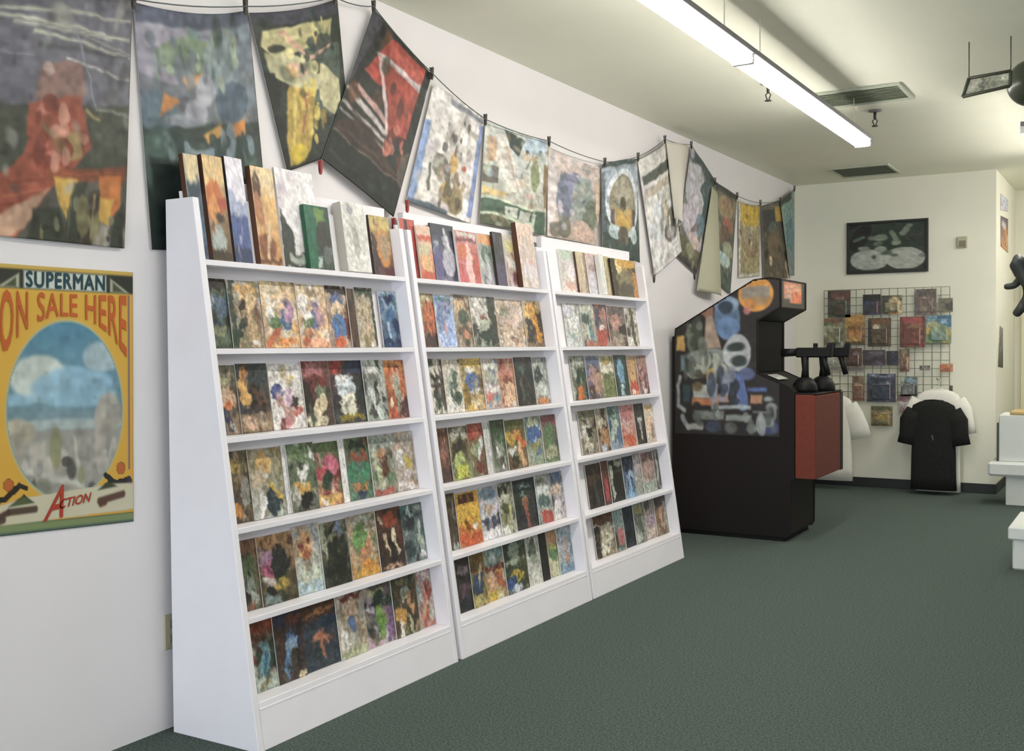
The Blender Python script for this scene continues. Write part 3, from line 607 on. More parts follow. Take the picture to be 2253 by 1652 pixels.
# ---------------------------------------------------------------- books and magazines standing on the top shelves
# bay, x0, x1 (photo, mid-height), y of the top, thickness, spine material, layer, bg, mottle, shapes, name, words
M_GREYSIDE = mat('box_side_grey', (176, 172, 160), 0.6)
M_DKGREEN = mat('spine_green', (40, 84, 62), 0.5)
M_DARKSP = mat('spine_dark', (52, 44, 42), 0.5)
M_YELSP = mat('spine_yellow', (190, 172, 122), 0.5)
TOP = [
 (0, 412, 450, 343, .022, M_BROWN, 0, '#c8b48a #34506c', 'nutl', 'r.12,.03,.85,.24,#d9c594 r0,.28,1,1,#3c586c e.5,.36,.4,.08,#2a3a40 e.55,.7,.24,.14,#6c94b4 r0,.86,1,1,#3a4458', 'book', 'tall book with cream panel over dark blue'),
 (0, 459, 504, 346, .022, M_BROWN, 0, '#d8b884 #5c4430', 'oRsB', 'r0,0,1,.28,#d9b880 e.4,.36,.4,.12,#c46a34 e.35,.52,.3,.14,#dc9450 e.6,.6,.2,.06,K e.4,.8,.36,.12,#a8b4b0 r0,.9,1,1,#3c3424 e.75,.45,.2,.08,#a84830', 'book', 'tall book with orange shapes on sand'),
 (0, 509, 548, 350, .020, M_DARKSP, 0, '#dcd6e0 #3c4c78', 'wql', 'r0,0,1,.42,#e4dee6 p0,.3,1,.5,1,.56,0,.5,#a0a8c4 r0,.56,1,.86,#4a5a8c r0,.86,1,1,#34405c', 'book', 'tall book white above and blue below'),
 (0, 564, 614, 372, .026, M_BROWN, 0, '#e0c494 #c08850', 'osTc', 'r.15,.03,.95,.2,#e2ca9c e.2,.2,.18,.14,#4c3424 e.2,.44,.2,.16,#a8704c r.45,.3,1,.6,#dcae6c e.4,.82,.4,.14,#7c4c30 l.6,.6,.4,.9,.06,#d8bc94 r0,.94,1,1,#5c3c2c', 'book', 'tall book in amber and brown tones'),
 (0, 618, 702, 378, .010, M_PAPER, 0, '#e4e0de #dcd8d4', 'wq', 'p0,.42,.28,.64,.34,1,0,1,#2c332c r0,.86,1,1,#34382e r.2,.88,.7,.96,#a8b0a4', 'magazine', 'large white magazine with black lower corner'),
 (0, 674, 728, 456, .020, M_DKGREEN, 1, '#24684c #3c4436', 'DGkD', 'r0,0,.35,1,#246448 r.4,.05,.8,.34,#6c8c44 r.45,.5,.7,.62,#7c9454 e.7,.5,.3,.3,#34342c r.35,.82,.55,.98,#b4c0b8 e.8,.75,.2,.14,#5c6460', 'book', 'dark green book standing before the white magazine'),
 (0, 757, 810, 452, .045, M_GREYSIDE, 0, '#d4d2c8 #d0cec4', 'aw', 'e.35,.1,.14,.06,#8c8c90 r.35,.35,.6,.75,#a4a498 e.48,.36,.12,.05,#a4a498', 'boxed_set', 'off-white boxed set with faint oval'),
 (0, 816, 864, 478, .012, M_DARKSP, 1, '#b8a05c #6c4438', 'yTRB', 'r0,0,1,.24,#b8a460 p0,.25,.3,.4,.4,1,0,1,#332a2a e.6,.52,.34,.32,#c8884c e.66,.5,.24,.24,#b0987c r.2,.86,1,1,#5c3c40', 'book', 'ochre book with orange disc'),
 (1, 884, 918, 484, .010, M_PAPER, 0, '#b8544c #b8544c', 'rR', 'r.35,0,.5,1,K r0,.5,1,1,#a04c44', 'magazine', 'red magazine with black band'),
 (1, 920, 951, 499, .010, M_PAPER, 1, '#d8bca4 #c07054', 'scoR', 'r0,0,1,.16,#dcb8a0 r0,.18,1,.28,#c4543c e.4,.45,.4,.12,#c4c098 e.5,.7,.4,.16,#e0b078 r0,.86,1,1,#c05840', 'magazine', 'cream magazine with orange and red'),
 (1, 952, 1003, 496, .010, M_DARKSP, 0, '#40444c #6c6880', 'nvkq', 'r0,0,1,.2,#3a3e46 l.6,.1,.75,.5,.06,#c8ccd0 r.1,.3,.25,.6,#9ca4b0 e.65,.65,.3,.24,#b4b0bc e.2,.7,.2,.3,#54507c', 'magazine', 'midnight blue magazine with silver streak'),
 (1, 1005, 1052, 511, .012, M_PAPER, 1, '#c08080 #c05c5c', 'rpRs', 'r.1,.02,.95,.12,#c8c4b8 r0,.14,1,.2,#6c4440 l.5,.4,.55,.95,.15,#e4bcb4 e.25,.4,.2,.16,#c46c44 r.7,.4,1,.9,#b04c40', 'magazine', 'crimson magazine with pale centre'),
 (1, 1055, 1088, 517, .010, M_PAPER, 0, '#8c9484 #a09ca4', 'DgLa', 'r0,0,.8,.2,#e09c64 r.8,0,1,.2,r e.45,.42,.35,.18,#54685c e.5,.5,.2,.1,#98a498 l.5,.6,.5,.9,.1,#b8b8c0', 'magazine', 'grey-green magazine with orange banner'),
 (1, 1089, 1110, 513, .014, M_DARKSP, 1, '#2c2e1e #4c4060', 'kDv', 'r0,.6,1,1,#4a4058', 'magazine', 'narrow black and violet magazine'),
 (1, 1112, 1150, 520, .010, M_PAPER, 0, '#d0c8b0 #a08480', 'cTqm', 'r0,0,.9,.1,#c4bcac r.05,.12,.8,.34,#ccc48c p0,.4,.9,.55,1,.8,.2,.62,w e.6,.85,.35,.14,#7c4c4c', 'magazine', 'pale yellow and maroon magazine'),  # the white polygon is glare on the cover, painted into the print
 (1, 1144, 1180, 495, .030, M_BROWN, 1, '#d8bca8 #d0c4b8', 'sqap', 'r0,0,1,.25,#dcc0ac e.4,.4,.3,.2,#c4b4a8 e.5,.75,.4,.14,#ccc4c4', 'boxed_set', 'tall pinkish boxed set'),
 (2, 1233, 1268, 552, .012, M_PAPER, 0, '#b8c4b4 #dcc8c0', 'Lwqs', 'r.1,.02,.9,.2,#b4c4b0 e.5,.4,.3,.14,#d0c8c0 e.7,.55,.3,.2,#e8dcdc e.5,.85,.3,.1,#d8a898', 'magazine', 'pale mint and pink magazine'),
 (2, 1269, 1289, 556, .012, M_BROWN, 1, '#c4b490 #b8a48c', 'sTc', 'r.8,0,1,1,#8c7c6c', 'magazine', 'narrow tan magazine'),
 (2, 1290, 1319, 560, .012, M_BROWN, 0, '#c8aca0 #c4c0c4', 'pqal', 'e.5,.35,.3,.1,#a08c84 r0,.55,1,1,#c8c4c8 r.85,.1,1,1,#5c6068', 'magazine', 'powdery pink magazine'),
 (2, 1321, 1331, 562, .030, M_PAPER, 1, '#d8d8d0 #d4d4cc', '', '', 'boxed_set', 'slim white boxed set'),
 (2, 1332, 1344, 566, .012, M_YELSP, 0, '#b8ac7c #bcb090', 'TcO', '', 'magazine', 'narrow straw coloured magazine'),
 (2, 1346, 1400, 573, .014, M_DARKSP, 1, '#c09848 #5c5438', 'OKTB', 'r0,0,.18,1,#34301f r.2,.02,.4,.4,#e0cc94 r.3,0,1,.2,#c89840 e.5,.5,.35,.2,#7c7450 e.5,.8,.3,.2,#4c4434 r.85,.3,1,1,#c08850', 'magazine', 'mustard and dark olive magazine'),
]
for i, (bi, x0, x1, yt, th, sp, layer, bg, mo, shp, nm, words) in enumerate(TOP):
    ya, yb = BAYS[bi]; zs = SH[0]
    lay = REC - 0.001 - 0.016 * layer - (0.03 if (layer and nm == 'boxed_set' and False) else 0)
    yc = (y_at(x0, lay, zs + .15) + y_at(x1, lay, zs + .15)) / 2
    y0 = max(y_at(x0, lay - th, zs + 0.15), ya + TP + 0.003); y1 = min(y_at(x1, lay - th, zs + 0.15), yb - TP - 0.003)
    lo_, hi_ = zs + .05, zs + .7
    for _ in range(40):                         # height from the photo
        zm_ = (lo_ + hi_) / 2
        P = np.array([fx(zm_) - lay + th, (y0 + y1) / 2, zm_]); d = P - CAM
        yy = IH / 2 - FPX * (d @ _u) / (d @ _fw)
        if yy > yt: lo_ = zm_
        else: hi_ = zm_
    h = (lo_ - zs) / math.cos(LEAN)
    w = y1 - y0 - 0.002
    nx = max(6, int(w / 0.0055)); ny = 56
    u, v = grid_uv(nx, ny)
    cols = paint(u, v, bg, mo, shp, seed=7000 + i, nblob=12 if mo else 0, soft=0.02, wob=0.018, size=(0.04, 0.15), after=10 if len(mo) > 2 else 0, ktex=0.6)
    o = printed_box(nm, w, h, th, cols, nx, ny, None, sp)
    o.location = (fx(zs) - lay, (y0 + y1) / 2, zs + 0.003)
    o.rotation_euler = (0, LEAN, 0)
    tag(o, '%s, top shelf, %s' % (words, RKN[bi]), {'book': 'book', 'magazine': 'magazine', 'boxed_set': 'boxed set'}[nm], 'books and magazines on the top shelves')

# ================================================================ POSTERS ON THE LINE
def patch(name, corners, nx, ny, cols, parent=None, bulge=None, sag=0.0, mats=None, th=0.0012, out=None):
    """curved sheet through four world corners TL, TR, BR, BL; front towards +X"""
    u, v = grid_uv(nx, ny)
    A, B, Cc, D = [np.array(c, float) for c in corners]
    P = ((1 - u) * (1 - v))[..., None] * A + (u * (1 - v))[..., None] * B + (u * v)[..., None] * Cc + ((1 - u) * v)[..., None] * D
    P[..., 2] -= sag * 4 * u * (1 - u) * (1 - v) ** 2
    if bulge is not None: P[..., 0] += bulge(u, v)
    V = P.reshape(-1, 3); n = len(V)
    W_ = V.copy(); W_[:, 0] -= th
    F = grid_faces(nx, ny) + grid_faces(nx, ny, n, True)
    mi = [0] * (nx * ny) + [1] * (nx * ny)
    idx = np.arange(n).reshape(ny + 1, nx + 1)
    ring = list(idx[0, :]) + list(idx[1:, -1]) + list(idx[-1, -2::-1]) + list(idx[-2:0:-1, 0])
    ring = [int(q) for q in ring]
    for a, b in zip(ring, ring[1:] + ring[:1]):
        F.append((a, b, b + n, a + n)); mi.append(1)
    C2 = np.vstack([cols.reshape(-1, 3), np.tile([[0.66, 0.65, 0.6]], (n, 1))])
    return mesh(name, np.vstack([V, W_]), F, mats or [M_POSTER, M_BACK], parent, mi, True, C2)
def q4(pts, x): return [onX(a, b, x) for a, b in pts]
def soft_bow(a, top=True):
    return lambda u, v: a * np.sin(np.pi * u) * (1 - v * 0.7)
def pxs(shp, qd):
    """artwork measured in the photo -> sheet coordinates (q polygon, s stroke, c disc); other tokens stay as they are"""
    A, B, Cc, D = [np.array(p, float) for p in qd]
    def uv(x, y):
        u_, v_ = .5, .5
        for _ in range(12):
            F_ = (1 - u_) * (1 - v_) * A + u_ * (1 - v_) * B + u_ * v_ * Cc + (1 - u_) * v_ * D - np.array([x, y])
            J_ = np.stack([(1 - v_) * (B - A) + v_ * (Cc - D), (1 - u_) * (D - A) + u_ * (Cc - B)], 1)
            d_ = np.linalg.solve(J_, -F_); u_ += d_[0]; v_ += d_[1]
        return u_, v_
    out = []
    for tok in shp.split():
        if tok[0] not in 'qsc': out.append(tok); continue
        a = tok[1:].split(','); col_ = a[-1]; f = list(map(float, a[:-1]))
        if tok[0] == 'q': pts_ = list(zip(f[0::2], f[1::2]))
        elif tok[0] == 'c': pts_ = [(f[0] + f[2] * math.cos(t), f[1] + f[3] * math.sin(t)) for t in np.linspace(0, 2 * math.pi, 13)[:-1]]
        else:
            x0, y0, x1, y1, w = f; L_ = math.hypot(x1 - x0, y1 - y0); nx_, ny_ = -(y1 - y0) / L_ * w / 2, (x1 - x0) / L_ * w / 2
            pts_ = [(x0 + nx_, y0 + ny_), (x1 + nx_ * .5, y1 + ny_ * .5), (x1 - nx_ * .5, y1 - ny_ * .5), (x0 - nx_, y0 - ny_)]
        out.append('p' + ','.join('%.4f,%.4f' % uv(*p) for p in pts_) + ',' + col_)
    return ' '.join(out)
POST = [
 ('p1', [(-45, -38), (292, 0), (274, 547), (-45, 515)], .014, .016, 0.0, 70, 100, '#6c6a74 #4c4c40', 'dgAO',
  'q-45,-40,292,0,285,235,-45,225,#67666f q-45,225,285,235,278,390,-45,400,#44483a s-20,8,286,46,7,#c4c4ac s-10,26,286,88,9,#c8c8b0 s20,44,240,86,7,#b8b8a2 s60,66,284,128,8,#c2c2aa s100,56,284,118,4,#9c9c90 s70,98,280,128,10,#4a4a4c s-40,100,60,118,5,#8c8c94 s130,128,284,180,5,#d0ccc4 s150,60,200,230,3,#9c9ca8 s200,236,284,256,4,#a4a498 s-40,180,120,190,14,#5c5c66 q122,132,165,140,176,212,118,226,58,214,72,150,#87675c c92,150,12,14,#b49a8c q50,222,166,214,188,322,150,372,96,424,40,500,-45,600,-45,420,42,335,#9c4f3a c82,242,16,14,#b4705c c112,292,18,14,#c08a74 c76,312,16,14,#ba7a66 c100,346,18,12,#b87464 c140,250,14,12,#8c4434 s10,400,90,396,5,#7c3c2c s0,430,80,424,5,#b46a4c s-20,450,60,446,4,#7c3c2c s176,240,208,262,10,#a09060 q130,292,160,288,168,345,140,352,#a08858 q96,420,40,500,-20,540,-45,530,-45,480,60,440,#c09c80 q92,374,276,366,276,404,95,402,#83482f s120,386,270,380,4,#a85c38 q104,392,160,396,132,484,114,440,#d8ac50 q212,392,266,388,262,470,212,478,#c4733a q212,436,246,440,236,490,208,486,#dcb052 q192,486,238,490,226,546,186,546,#a2998e q60,462,116,456,132,546,46,536,#343a2c q150,402,180,402,162,546,124,540,#3a3e30 q190,420,213,420,192,546,164,546,#40382c q250,470,275,440,272,550,234,548,#33372b s200,430,190,520,3,#b8a070 s145,440,135,520,3,#6c6c58 B.35,.84,.98,1,#7c7c62#2c3026O B.3,.45,.7,.7,#c48a74#7c3a2c', 'glossy poster of a stormy sky over an orange city skyline'),
 ('p2', [(293, 4), (546, 22), (596, 560), (334, 549)], .012, .02, 0.03, 60, 100, '#8c8c98 #2c3630', 'AgFD',
  'q290,-5,546,18,548,52,292,44,#565a6a q292,44,400,48,380,180,300,160,#928c98 c400,112,64,46,#74846a c470,130,40,70,#7d8a8c q500,52,548,52,560,230,510,230,#77828a q300,260,580,262,598,565,334,552,#36423a c340,240,40,50,#5a6e78 s380,90,420,240,6,#5c6c64 s455,60,440,150,5,#8c9a8c s330,90,345,200,6,#7c8694 c500,215,40,48,#4c5c68 q352,194,384,218,342,250,#cc8446 q384,160,440,150,404,192,#cc9058 q498,262,531,255,534,299,506,296,#cf8440 q432,292,474,258,478,286,442,310,#c0904a c440,190,22,36,#a2a2a8 c396,258,46,16,#8e9298 c420,236,24,26,#9a9aa2 c470,340,40,26,#8494a0 c410,340,30,20,#8c9aa0 c345,310,24,40,#40564e c530,330,30,40,#33463e q316,340,390,350,392,556,332,552,#1c2824 B.1,.1,.9,.3,#9ca890#6c747c B.15,.5,.9,.6,#2c3c38#7c8c94', 'green and lilac poster with grey and orange shards'),
 ('p3', [(548, 28), (742, -4), (772, 322), (632, 378)], .020, .03, 0.02, 56, 90, '#3c4038 #2a2e24', 'kDD',
  'q544,24,742,-6,746,26,548,54,#45454f q640,100,742,90,750,280,670,290,#545f55 q574,66,640,46,722,38,716,90,660,100,600,124,570,100,#c4ba86 c600,102,17,10,#34382c c690,86,34,18,#4a5048 s604,64,664,122,12,#cc9c84 s660,126,722,94,12,#d0a48e q578,112,640,118,700,140,742,172,746,222,728,252,702,232,690,194,640,192,590,162,#c8c094 c640,150,24,16,#d4ac94 q626,186,682,190,682,282,676,332,668,356,640,364,632,320,628,250,#bea04e s664,200,660,290,9,#9c6448 s640,200,646,320,6,#d4c070 c654,336,16,24,#c8ae3c q544,150,600,160,640,372,620,380,#262a20 q688,260,740,250,730,330,690,345,#2c332b B.2,.1,.8,.45,#e0d498#3c3c2c#b89a5c B.35,.5,.62,.9,#8c7430#d8c060', 'black poster with a falling mass of yellow flame shapes'),
 ('p4', [(822, 18), (950, 164), (866, 478), (708, 350)], .034, .02, 0.02, 64, 90, '#3a3c38 #22261e', 'kDkB',
  'q822,16,842,36,758,206,712,300,#4c4c50 q855,79,936,154,932,202,890,308,845,304,842,201,798,157,#b04c40 q838,120,900,180,870,300,848,300,#9c4638 q850,90,930,165,926,190,850,120,#bc5e50 q824,112,832,112,952,214,946,232,#cfc8c8 s836,128,940,216,4,#a89c98 q828,118,836,124,846,304,838,290,#d4b8b4 q756,196,772,198,844,296,842,308,#d0c4c0 q748,222,756,222,842,314,840,322,#c4b4ae q742,238,748,238,846,338,843,344,#a8a098 q776,190,786,186,838,262,836,276,#c09890 s770,240,838,330,5,#463c34 q738,266,786,262,842,346,880,410,862,402,735,290,#3e3028 s733,286,882,414,3,#7c7264 s760,290,870,390,3,#5c5248 q846,306,906,316,888,400,852,350,#2c322a q866,350,900,340,884,412,872,408,#5a5044 s824,386,866,430,4,#a4a498 q708,346,735,292,880,416,866,480,#20251d s722,330,860,450,4,#343a2e q936,150,952,164,900,330,880,330,#2a2e28 B.6,.5,.9,.7,#5c2a20#c47460', 'black poster with red panel and white slashes, hung askew'),  # the first grey polygon is sheen on the sheet, painted into the print
 ('p5', [(954, 183), (1066, 258), (1035, 492), (894, 442)], .020, .02, 0.01, 50, 80, '#dcd6d0 #d8d2c8', 'waqa',
  'r-.02,.3,.1,1.02,#8098c4 r.92,.1,1.02,.95,#7488bc r.86,0,.9,1,#e2e0e0 r.3,.03,1,.08,#8c9098 r0,.96,.6,1.02,#4c5a64 l.35,.25,.5,.4,.02,#7c7c70 e.45,.35,.03,.06,#5c5c50 l.6,.2,.9,.22,.025,#b0a898 e.35,.62,.12,.1,#6c6c5c e.55,.55,.07,.1,#cca458 e.56,.46,.05,.03,#bc5c3c e.74,.55,.05,.03,#b8543c l.25,.85,.2,.65,.02,#5c5c50 e.6,.82,.2,.1,#98845c e.5,.78,.06,.06,#c8a050 e.7,.9,.12,.08,#7c6c4c B.35,.15,.8,.5,#b0a8a0d B.35,.65,.8,.95,#5c5440T', 'white poster with blue side borders and small scattered figures'),
 ('p6', [(1068, 264), (1208, 311), (1200, 518), (1055, 490)], .022, .02, 0.02, 64, 84, '#c8d0d0 #b8b49c', 'aLTs',
  'q1068,262,1208,311,1200,400,1062,380,#c4c8c0 q1147,298,1203,306,1199,340,1143,337,#acc0d0 q1105,279,1146,304,1131,340,1113,320,#26352f q1070,298,1084,298,1094,348,1068,357,#c8a684 q1058,360,1092,364,1090,402,1057,400,#5c564c c1075,378,8,12,#7c90a0 q1088,288,1104,288,1140,424,1116,421,1086,348,#dcd6ca s1110,330,1130,410,6,#c8b09c c1150,340,10,12,#ccb898 c1172,386,11,38,#828c60 c1168,345,8,7,#c0a884 s1150,370,1165,330,4,#6c7458 c1152,331,4,4,#2c3430 c1184,332,4,4,#2c3430 c1150,400,10,16,#c4bca8 q1194,360,1205,362,1203,460,1194,456,#806848 q1058,408,1112,423,1104,430,1058,426,#d8bc7c c1160,432,14,6,#ccb0a0 q1055,433,1092,436,1140,457,1168,465,1200,467,1198,520,1172,516,1171,494,1130,488,1125,506,1052,494,#3c5844 q1055,427,1092,430,1140,452,1170,461,1168,467,1140,458,1092,437,1055,434,#ccd2ba q1052,464,1086,463,1130,481,1168,491,1168,498,1128,489,1085,470,1052,471,#c8d0b6 q1106,453,1135,460,1133,481,1106,473,#c8cabc q1139,463,1165,470,1160,491,1136,485,#c6c6ba q1168,473,1178,474,1168,512,1164,512,1166,490,#c4ceb6 c1114,464,2.5,3,#5c6450 s1136,461,1133,474,3,#4a5244 s1165,472,1160,486,3,#4a5848 q1052,471,1085,470,1124,488,1124,506,1052,493,#575c40', 'pale poster with green banner and cream lettering along its foot'),
 ('p7', [(1206, 324), (1330, 371), (1312, 541), (1204, 520)], .018, .02, 0.02, 46, 60, '#c8b8b0 #b8a898', 'qagA',
  'e.3,.5,.16,.3,#6c7488 e.45,.36,.14,.2,#8484a0 e.6,.5,.2,.3,#8c9890 e.8,.65,.16,.2,#66705c p.85,.2,1,.25,1,.7,.9,.6,#d0b89c e.55,.85,.3,.12,#c4a898 e.3,.85,.12,.14,#6c6c5c e.7,.9,.2,.1,#c0a494 r0,.05,.14,1,#d4c8c4 e.15,.9,.12,.1,#7c7464 B.15,.2,.7,.8,#5c6474gq', 'hazy pink poster with a blue-grey massed crowd'),
 ('p8', [(1323, 362), (1402, 349), (1408, 578), (1326, 548)], .036, .02, -0.01, 44, 76, '#9ca8b0 #3c4c48', 'gAF',
  'r-.02,0,1.02,.05,#3c4844 r0,.08,1,.4,#a4b0bc r0,.6,1,1.05,#38463f r-.02,.1,.08,.8,#54606c E.52,.45,.44,.36,#d4dade e.52,.46,.36,.31,#8c8468 e.52,.3,.24,.12,#a49c88 r.3,.5,.74,.7,#c8a050 e.5,.46,.08,.08,#4a4030 r.2,.52,.28,.68,#584850 r.78,.5,.86,.66,#584844 e.3,.76,.16,.08,#bcccd0 e.82,.76,.1,.08,#bcc8c8 e.52,.78,.14,.1,#544c3c', 'blue-grey poster with a white oval and gold middle'),
 ('p9', [(1403, 353), (1466, 312), (1500, 553), (1440, 607)], .026, .03, 0.0, 40, 70, '#d8d4cc #dcdad6', 'waq',
  'r.05,.14,.95,.22,#444a40 r.1,.26,.95,.34,#b8ac98 e.5,.5,.3,.12,#c4ccd0 e.6,.52,.1,.14,#ccbca0 e.75,.66,.16,.12,#6c6a58 e.7,.74,.24,.1,#5c5a52 e.68,.75,.16,.05,#a8a0a0 e.3,.6,.2,.14,#d0d8d8 B.3,.4,.8,.8,#8c8878w', 'white poster with black band and grey sketchy shapes'),
 ('p10', [(1521, 319), (1574, 398), (1532, 603), (1489, 562)], .020, .02, 0.02, 40, 70, '#a0a8a8 #5c5848', 'qgAa',
  'r-.02,0,1,.12,#4c5854 e.3,.3,.34,.22,#c8c4cc e.75,.32,.3,.22,#485c5c e.5,.4,.2,.12,#ccc8cc e.35,.62,.4,.14,#c4b8c4 e.7,.56,.2,.1,#6c8490 l.4,.7,.6,.6,.04,#7c6c68 r0,.8,1,.96,#5c5840 e.5,.86,.2,.06,#8c8c6c r-.02,.95,1.02,1.05,#34302a e.6,.75,.3,.06,#d0bcb4', 'lilac and dark teal poster, hung askew near the ceiling'),
 ('p11', [(1574, 400), (1622, 431), (1607, 648), (1578, 622)], .014, .02, 0.01, 30, 70, '#6c6a58 #4c5a50', 'OTAs',
  'r0,0,1,.06,#4c4c44 e.4,.2,.3,.12,#a48c68 e.5,.14,.2,.05,#8c6c50 e.55,.36,.3,.08,#a86858 e.4,.48,.3,.1,#6c5848 e.6,.6,.3,.08,#a0a488 e.4,.72,.4,.07,#b4ccc8 r0,.8,1,1.02,#4a5a4e', 'narrow olive poster with red patch and white foot, curling'),
 ('p12', [(1625, 441), (1672, 450), (1671, 607), (1625, 612)], .012, .008, 0.02, 30, 60, '#b09c6c #94947c', 'OTsB',
  'r0,0,1,1.02,#a49870 r.1,.02,.95,.3,#c8a848 e.5,.14,.4,.12,#d4b040 e.45,.5,.36,.14,#a09478 e.6,.65,.3,.1,#947c5c B.1,.3,.95,.95,#6c6448Tc r0,0,.08,1,#c8c4b0 r0,.95,1,1.02,#c4c4b0', 'poster with bright yellow top and tan crowd'),
 ('p13', [(1675, 453), (1718, 441), (1738, 612), (1681, 612)], .022, .008, 0.0, 28, 60, '#4a4a42 #5c5240', 'KBOd',
  'r0,0,1,.06,#6c685c r.1,.08,.6,.3,#3a3c3c r.62,.06,.98,.26,#c09c44 e.45,.32,.2,.08,#5c6464 e.5,.55,.3,.2,#6c5c44 B.1,.4,.95,.98,#8c7a54Kc r.95,.2,1.02,1,#a09898', 'dark poster with a yellow upper corner'),
 ('p14', [(1717, 441), (1748, 416), (1748, 606), (1738, 607)], .040, .01, 0.0, 20, 60, '#84a494 #6c7c78', 'AFt',
  'r0,0,.7,.08,#3c4238 r.2,.2,.8,.5,#7ca0a0 e.5,.5,.4,.2,#5c7c84 r0,.75,.5,1,#84848c', 'narrow teal poster in the corner of the room'),
]
for i, (key, qd, xw, bow, sag, nx, ny, bg, mo, shp, lab) in enumerate(POST):
    u, v = grid_uv(nx, ny)
    nx, ny = int(nx * 1.35), int(ny * 1.35); u, v = grid_uv(nx, ny)
    cols = paint(u, v, bg, mo, pxs(shp, qd), seed=500 + i, nblob=18, soft=0.010, wob=0.0055, size=(0.03, 0.1), after=22, ktex=0.75)
    o = patch('poster', q4(qd, xw), nx, ny, cols, None, soft_bow(bow), sag)
    tag(o, lab, 'poster', 'posters pegged along the line')
    if key == 'p9':
        uu, vv = grid_uv(16, 30)
        patch('curled_edge', [onX(1466, 312, .05), onX(1513, 326, .05), onX(1490, 500, .05), onX(1484, 480, .05)], 16, 30,
              np.tile(lin(np.array([.80, .78, .72])), (17 * 31, 1)), o, lambda a, b: 0.05 * np.sin(np.pi * a), 0.0)
    if key == 'p11':
        patch('curled_edge', [onX(1567, 410, .04), onX(1579, 424, .04), onX(1578, 652, .04), onX(1533, 640, .04)], 16, 30,
              np.tile(lin(np.array([.68, .67, .57])), (17 * 31, 1)), o, lambda a, b: 0.06 * np.sin(np.pi * a * 0.8) * b, 0.0)

# the line and its pegs
PINS = [(-60, -44), (294, -2), (540, 14), (737, -6), (822, 14), (950, 160), (1068, 262), (1208, 310), (1331, 356), (1404, 344), (1463, 306), (1521, 318), (1573, 398), (1622, 430), (1673, 446), (1717, 440), (1748, 414)]
pts = []
PW = [onX(a, b, .062) for a, b in PINS]
for a, b in zip(PW[:-1], PW[1:]):
    for k in range(6):
        t = k / 6; p = a * (1 - t) + b * t; p = p.copy(); p[2] -= 0.012 * 4 * t * (1 - t)
        pts.append(tuple(p))
pts.append(tuple(PW[-1]))
tag(tube('clothesline', pts, 0.0025, M_STRING, None, 6), 'thin grey line strung along the wall holding the posters', 'string')
pegwords = ['at the stormy skyline poster', 'between the skyline poster and the lilac-green poster', 'between the lilac-green poster and the yellow flame poster', 'at the outer corner of the yellow flame poster',
            'at the top corner of the red and black poster', 'between the red-black poster and the blue-bordered poster', 'between the blue-bordered poster and the green-banner poster', 'between the green-banner poster and the hazy pink poster',
            'beside the hazy pink poster', 'above the white-oval poster', 'above the black-band white poster', 'at the top of the lilac-teal poster', 'between the lilac-teal poster and the olive poster', 'between the olive poster and the yellow-top poster',
            'above the dark poster with yellow corner', 'beside the narrow teal poster', 'at the corner of the room']
low = [(705, 366, M_PEGR, 'on the lower corner of the red and black poster'), (866, 492, M_PEGR, 'at the bottom tip of the red and black poster'), (896, 452, M_PEGR, 'at the foot of the blue-bordered poster'), (1439, 612, M_PEG, 'at the foot of the black-band white poster'), (1528, 606, M_PEG, 'at the foot of the lilac-teal poster')]
for i, (a, b, mt, wd) in enumerate([(p[0], p[1], M_PEG, pegwords[k]) for k, p in enumerate(PINS)] + low):
    P = onX(a, b, .05 if i < len(PINS) else .046)
    pr = random.Random(i)
    col = 'red' if mt is M_PEGR else 'dark'
    tl = pr.uniform(-.012, .012)
    root = thing('clothes_peg', (P[0], P[1], P[2] - 0.045), '%s clothes peg %s' % (col, wd), 'clothes peg', 'pegs holding the posters')
    for s in (-1, 1):
        prism('jaw', [(P[0] + s * .001, P[2] - .034), (P[0] + s * .006, P[2] - .022), (P[0] + s * (.009), P[2] + .026), (P[0] + s * .004, P[2] + .026)][::s], 1, P[1] - .006 + tl * 0, P[1] + .006, mt, root)
    tube('spring', [(P[0], P[1] - .008, P[2] - .008), (P[0], P[1] + .008, P[2] - .008)], .003, M_DARKMETAL, root, 6)

